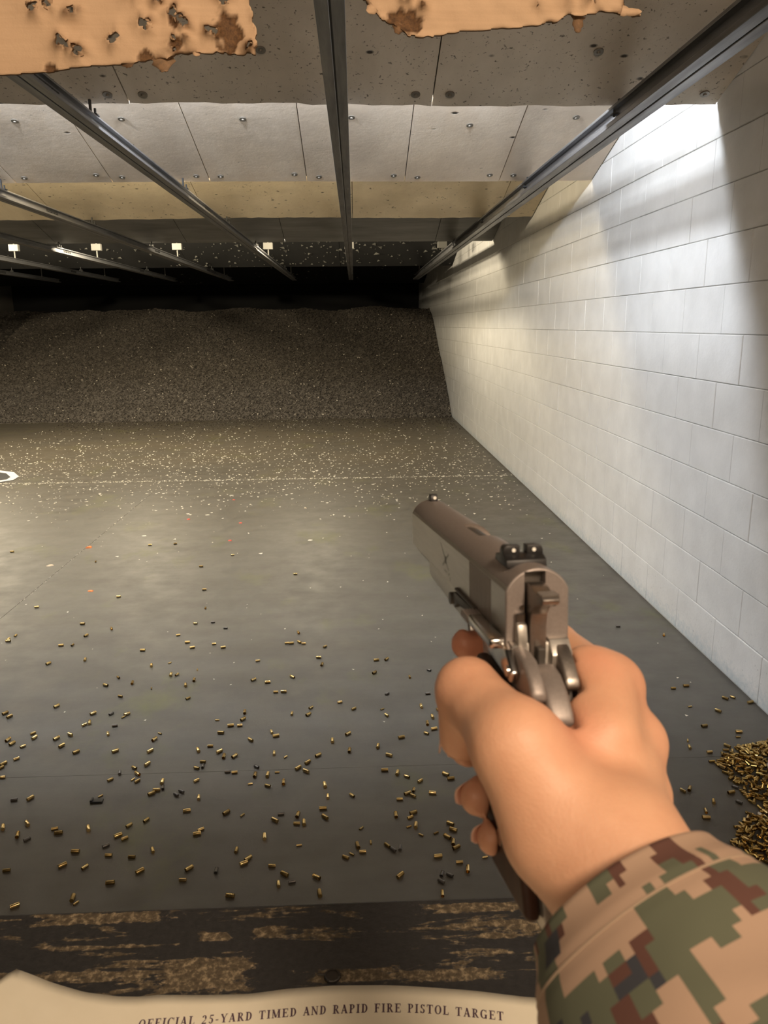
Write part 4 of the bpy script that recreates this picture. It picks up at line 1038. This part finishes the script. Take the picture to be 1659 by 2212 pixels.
# palm and back of the hand
palm = cone(WR+(3, 5, 0), J['imcp'], 15, 11.0)
palm = smin(palm, cone(WR+(4, 3, -1), J['mmcp'], 15, 10.6), 8)
palm = smin(palm, cone(WR+(4, 1, -4), J['rmcp'], 15, 10.2), 8)
palm = smin(palm, cone(WR+(3, -1, -8), J['pmcp'], 15, 9.6), 8)
palm = smin(palm, cone(WR+(-2, 2, 2), J['tmcp'], 15, 12.5), 9)
palm = smin(palm, cone((-12, -44, -64), J['tmcp'], 14, 12.5), 8)     # thenar
palm = smin(palm, cone(J['tmcp']+(2, 0, -2), (4, -26, -50.5), 11.0, 11), 8)   # web under the tang
palm = smin(palm, cone((6, -26, -50.5), J['imcp']+(-8, -3, 4), 11, 10.5), 8); palm = smin(palm, cone((12, -22, -42), (19, 2, -30), 9, 9), 8); palm = smin(palm, cone((15, -26, -42), (23, -3, -33), 10.5, 10.5), 6)
# wrist and forearm, a little oval
side = np.cross(FD, (0.34, .77, -.53)); side /= np.linalg.norm(side)
fore = cone(WR+side*5, WR+FD*115+side*9, 16, 25); fore = smin(fore, cone(WR-side*5, WR+FD*115-side*9, 16, 25), 8)
body = smin(palm, fore, 14)
idx_f = chain(['imcp', 'ipip', 'idip', 'itip'], [10.8, 9.2, 8.2, 7.2])
mid_f = chain(['mmcp', 'mpip', 'mdip', 'mtip'], [10.6, 9.6, 8.6, 7.4])
rin_f = chain(['rmcp', 'rpip', 'rdip', 'rtip'], [10.2, 9.2, 8.2, 7.2])
pin_f = chain(['pmcp', 'ppip', 'pdip', 'ptip'], [9.5, 8.2, 7.3, 6.6])
thm = chain(['tmcp', 'tip_', 'ttip'], [13.0, 11.0, 8.8], 4.5)
knob = None
for jn, r in (('imcp', 10.6), ('mmcp', 11.2), ('rmcp', 10.4), ('pmcp', 9.6)):
    c = np.sqrt((PX-J[jn][0]-2.0)**2+(PY-J[jn][1]-1)**2+(PZ-J[jn][2]-1)**2)-r; knob = c if knob is None else np.minimum(knob, c)
fing = smin(smin(smin(idx_f, mid_f, 1.2), rin_f, 1.2), pin_f, 1.2)
d = smin(body, fing, 7.0); d = smin(d, knob, 5.0); d = smin(d, thm, 5.0)
# press the flesh against the pistol: grip, tang and slide are kept clear
sh = np.where(PZ < -50, (PZ+50)*.46, 0.0)
rear = np.interp(PZ, [-113, -102, -52, -38, -30, -24], [-44, -42, -20, -11, -5, -2]).astype(np.float32)
grip = np.maximum(np.maximum(np.abs(PX)-16.3, np.maximum(rear-PY, PY-sh-28.0)), np.maximum(PZ+24, -113-PZ))
def bx(x0, x1, y0, y1, z0, z1):
    return np.maximum(np.maximum(np.abs(PX-(x0+x1)/2)-(x1-x0)/2, np.abs(PY-(y0+y1)/2)-(y1-y0)/2), np.abs(PZ-(z0+z1)/2)-(z1-z0)/2)
tang = np.minimum(np.minimum(bx(-5.7, 4.2, -29.8, 3, -39.5, -14), bx(-11.8, -5, -28.6, 3, -31.6, -14)), bx(4, 11.2, -16.6, 3, -32.5, -14))
tang = np.maximum(tang, -(PZ+39.5+(PY+26)*-.25))
top = np.maximum(np.maximum(np.abs(PX)-12.0, -PY-2), -30-PZ)
guard = np.maximum(np.maximum(np.abs(PX)-11.2, np.abs(PY-10)-26), np.abs(PZ+36)-12)
g = np.minimum(np.minimum(grip, tang), np.minimum(top, guard))
def smax(a, b_, k): return -smin(-a, -b_, k)
d = smax(d, -g-.0, 1.5)
d = np.maximum(d, (PX-WR[0])*FD[0]+(PY-WR[1])*FD[1]+(PZ-WR[2])*FD[2]-105)
def surface_nets(d, lo, h):
    n = np.array(d.shape)
    ins = d < 0
    c = np.zeros(n-1, np.int8)
    for o in np.ndindex(2, 2, 2): c += ins[o[0]:n[0]-1+o[0], o[1]:n[1]-1+o[1], o[2]:n[2]-1+o[2]]
    act = np.argwhere((c > 0) & (c < 8)); ident = -np.ones(n-1, np.int64); ident[tuple(act.T)] = np.arange(len(act))
    acc = np.zeros((len(act), 3)); cnt = np.zeros(len(act))
    offs = list(np.ndindex(2, 2, 2))
    for a in offs:
        for k in range(3):
            if a[k] == 0:
                b_ = list(a); b_[k] = 1
                da = d[tuple((act+a).T)]; db = d[tuple((act+b_).T)]
                m_ = (da < 0) != (db < 0)
                t = np.where(m_, da/(da-db+1e-12), 0)
                p = act+np.array(a)+0.0; p = p.astype(float); p[:, k] += t
                acc[m_] += p[m_]; cnt[m_] += 1
    V = acc/cnt[:, None]*h+lo
    Q = []
    for k in range(3):
        i, j = (k+1) % 3, (k+2) % 3
        sl0 = [slice(None)]*3; sl1 = [slice(None)]*3; sl0[k] = slice(0, -1); sl1[k] = slice(1, None)
        A = ins[tuple(sl0)]; B = ins[tuple(sl1)]
        e = np.argwhere(A != B); e = e[(e[:, i] > 0) & (e[:, j] > 0) & (e[:, i] < n[i]-1) & (e[:, j] < n[j]-1)]
        flip = ~A[tuple(e.T)]
        q = []
        for (di, dj) in ((-1, -1), (0, -1), (0, 0), (-1, 0)):
            c_ = e.copy(); c_[:, i] += di; c_[:, j] += dj; q.append(ident[tuple(c_.T)])
        q = np.stack(q, 1); q[flip] = q[flip][:, ::-1]; Q.append(q)
    return V, np.concatenate(Q)
V, Q = surface_nets(d, lo, h)
# relax the net a little
E_ = np.concatenate([Q[:, [0, 1]], Q[:, [1, 2]], Q[:, [2, 3]], Q[:, [3, 0]]])
for it in range(4):
    s = np.zeros_like(V); c = np.zeros(len(V))
    np.add.at(s, E_[:, 0], V[E_[:, 1]]); np.add.at(c, E_[:, 0], 1); np.add.at(s, E_[:, 1], V[E_[:, 0]]); np.add.at(c, E_[:, 1], 1)
    V = V+.5*(s/c[:, None]-V)
def g2w(p): return np.asarray(p, float)*.001 @ np.array(GM.to_3x3()).T+np.array(GM.translation)
PR = Vector(g2w(WR+FD*60))
person = empty('person', PR, 'right hand and forearm in a digital camouflage sleeve aiming the pistol down the lane', 'person')
me = bpy.data.meshes.new('hand'); me.from_pydata((g2w(V)-np.array(PR)).tolist(), [], Q.tolist()); me.update(); me.shade_smooth()
fl = np.zeros(len(V))
for jn, r, k in (('itip', 9, 1.0), ('idip', 9, .5), ('imcp', 13, .55), ('mmcp', 12, .5), ('tip_', 13, .25), ('ttip', 9, .3), ('mtip', 10, .35), ('rtip', 10, .35), ('ptip', 9, .35)):
    fl = np.maximum(fl, k*np.exp(-((V-J[jn])**2).sum(1)/(r*r*1.3)))
fl = np.maximum(fl, .6*np.exp(-((V-np.array((-4, -30, -38)))**2).sum(1)/(14**2))); fl = np.maximum(fl, .45*np.exp(-((V-np.array((20, -6, -26)))**2).sum(1)/(10**2)))
at = me.attributes.new('flush', 'FLOAT', 'POINT'); at.data.foreach_set('value', fl.astype(np.float32))
hand = link('hand', me, 'skin', person)
def nail(c, along, out, w, l):
    c = np.array(c, float); a = np.array(along, float); a /= np.linalg.norm(a); o_ = np.array(out, float); o_ -= a*(o_ @ a); o_ /= np.linalg.norm(o_); s_ = np.cross(a, o_)
    vv = []; ff = []; n1, n2 = 7, 7
    for j in range(n1):
        for i in range(n2):
            u = -1+2*i/(n2-1); t = -1+2*j/(n1-1)
            k = math.sqrt(max(0, 1-abs(t)**4*.5)); p = c+s_*(u*w/2*k)+a*(t*l/2)+o_*(-(u*k)**2*w*.20-(.35*max(0, -t)))
            vv.append(p)
    m0 = len(vv); vv += [p-o_*.5 for p in vv]
    for j in range(n1-1):
        for i in range(n2-1):
            b0 = j*n2+i; ff.append((b0, b0+1, b0+n2+1, b0+n2)); ff.append((m0+b0, m0+b0+n2, m0+b0+n2+1, m0+b0+1))
    rim = [i for i in range(n2)]+[j*n2+n2-1 for j in range(1, n1)]+[(n1-1)*n2+i for i in range(n2-2, -1, -1)]+[j*n2 for j in range(n1-2, 0, -1)]
    for a_, b_ in zip(rim, rim[1:]+rim[:1]): ff.append((a_, m0+a_, m0+b_, b_))
    me = mesh_of('nail', (g2w(np.array(vv))-np.array(PR)).tolist(), ff, True)
    link('fingernail', me, 'nail', hand)
for tip, prev, r, w in (('mtip', 'mdip', 7.4, 9.5), ('rtip', 'rdip', 7.2, 9), ('ptip', 'pdip', 6.6, 8), ):
    al = J[tip]-J[prev]; al /= np.linalg.norm(al)
    out = np.array((-.35, .9, .1)); out -= al*(out @ al); out /= np.linalg.norm(out)
    nail(J[tip]+out*(r-.15)+al*.5, al, out, w, 10)
al = J['ttip']-J['tip_']; out = np.array((-1., .9, 0)); out /= np.linalg.norm(out); nail(J['ttip']+out*8.6+al*.02, al, out, 12, 12)

# ---- camouflage sleeve, a cloth tube from the cuff over forearm, elbow and upper arm
AX = [WR+FD*14+np.array((-3., 0, 0)), WR+FD*60, WR+FD*110, WR+FD*170, WR+FD*235, WR+FD*262+np.array((8, -30, 10.)), WR+FD*250+np.array((22, -85, 70.)), WR+FD*235+np.array((40, -150, 170.))]
AX = np.array(AX)
def cat(P, t):
    n = len(P)-1; i = min(int(t*n), n-1); u = t*n-i
    p0, p1, p2, p3 = P[max(i-1, 0)], P[i], P[i+1], P[min(i+2, n)]
    return .5*((2*p1)+(-p0+p2)*u+(2*p0-5*p1+4*p2-p3)*u*u+(-p0+3*p1-3*p2+p3)*u**3)
NR, NS = 150, 96
path = np.array([cat(AX, i/(NR-1)) for i in range(NR)])
cum = np.concatenate([[0], np.cumsum(np.linalg.norm(np.diff(path, axis=0), axis=1))])
vv = []; uvs = []; upv = np.array((0.34, .77, -.53))*-1
for i in range(NR):
    tdir = path[min(i+1, NR-1)]-path[max(i-1, 0)]; tdir /= np.linalg.norm(tdir)
    upv = upv-tdir*(upv @ tdir); upv /= np.linalg.norm(upv); sd = np.cross(tdir, upv)
    s = cum[i]
    R0 = 29.5+16*(1-math.exp(-s/32))+5*min(1, s/140)
    if s < 9: R0 -= .8*math.sin(s/9*math.pi)
    for k in range(NS):
        a = 2*math.pi*k/NS
        p = Vector((math.cos(a)*1.3, math.sin(a)*1.3, s*.016)); p2 = Vector((math.cos(a)*.8+s*.006, math.sin(a)*.8, s*.034+5))
        wr = (mnoise.noise(p)*4.0+(1-abs(mnoise.noise(p2))*2)*2.6*min(1, s/45))*min(1, .18+s/50)
        rr = R0+wr+(5.5*math.exp(-((s-48)/22)**2)*max(0, math.cos(a-2.2)))
        if 10 < s < 12.5: rr -= .5
        q = path[i]+(upv*math.cos(a)+sd*math.sin(a)*1.04)*rr
        vv.append(q); uvs.append((a*.040, s*.001))
ff = []; fuv = []
for i in range(NR-1):
    for k in range(NS):
        k2 = (k+1) % NS
        ff.append((i*NS+k, (i+1)*NS+k, (i+1)*NS+k2, i*NS+k2))
        u0, u1 = 2*math.pi*k/NS*.040, 2*math.pi*(k+1)/NS*.040
        fuv += [(u0, cum[i]*.001), (u0, cum[i+1]*.001), (u1, cum[i+1]*.001), (u1, cum[i]*.001)]
# turn the cuff edge in
n0 = len(vv)
inn = []
cen = path[0]
for (sh_, dr) in ((-.6, 1.2), (2.5, 2.2), (16, 2.6)):
    for k in range(NS):
        p = vv[k] if sh_ < 3 else vv[8*NS+k]
        base = np.array(vv[k]); r_ = base-cen
        inn.append(base-r_/np.linalg.norm(r_)*dr+FD*sh_)
base = len(vv); vv += inn
rows = [list(range(NS))]+[[base+j*NS+k for k in range(NS)] for j in range(3)]
for a, b_ in zip(rows, rows[1:]):
    for k in range(NS):
        k2 = (k+1) % NS; ff.append((a[k], a[k2], b_[k2], b_[k])); u0, u1 = 2*math.pi*k/NS*.040, 2*math.pi*(k+1)/NS*.040
        fuv += [(u0, .001), (u1, .001), (u1, .002), (u0, .002)]
ff.append(tuple((NR-1)*NS+k for k in range(NS))); fuv += [(0, 0)]*NS
me = mesh_of('sleeve', (g2w(np.array(vv))-np.array(PR)).tolist(), ff, True)
uvl = me.uv_layers.new(name='UVMap'); uvl.data.foreach_set('uv', np.array(fuv, np.float32).ravel())
sleeve = link('sleeve', me, 'camo_cloth', person)
# stitched hem a finger's breadth behind the cuff edge
q = MB()
i = int(np.searchsorted(cum, 11.0)); ring = [Vector((g2w(vv[i*NS+k])-np.array(PR)).tolist()) for k in range(NS)]
q.tube(ring+[ring[0]], .00045, 5, cap=False); q.build('cuff_stitching', 'hem_thread', sleeve, 60)
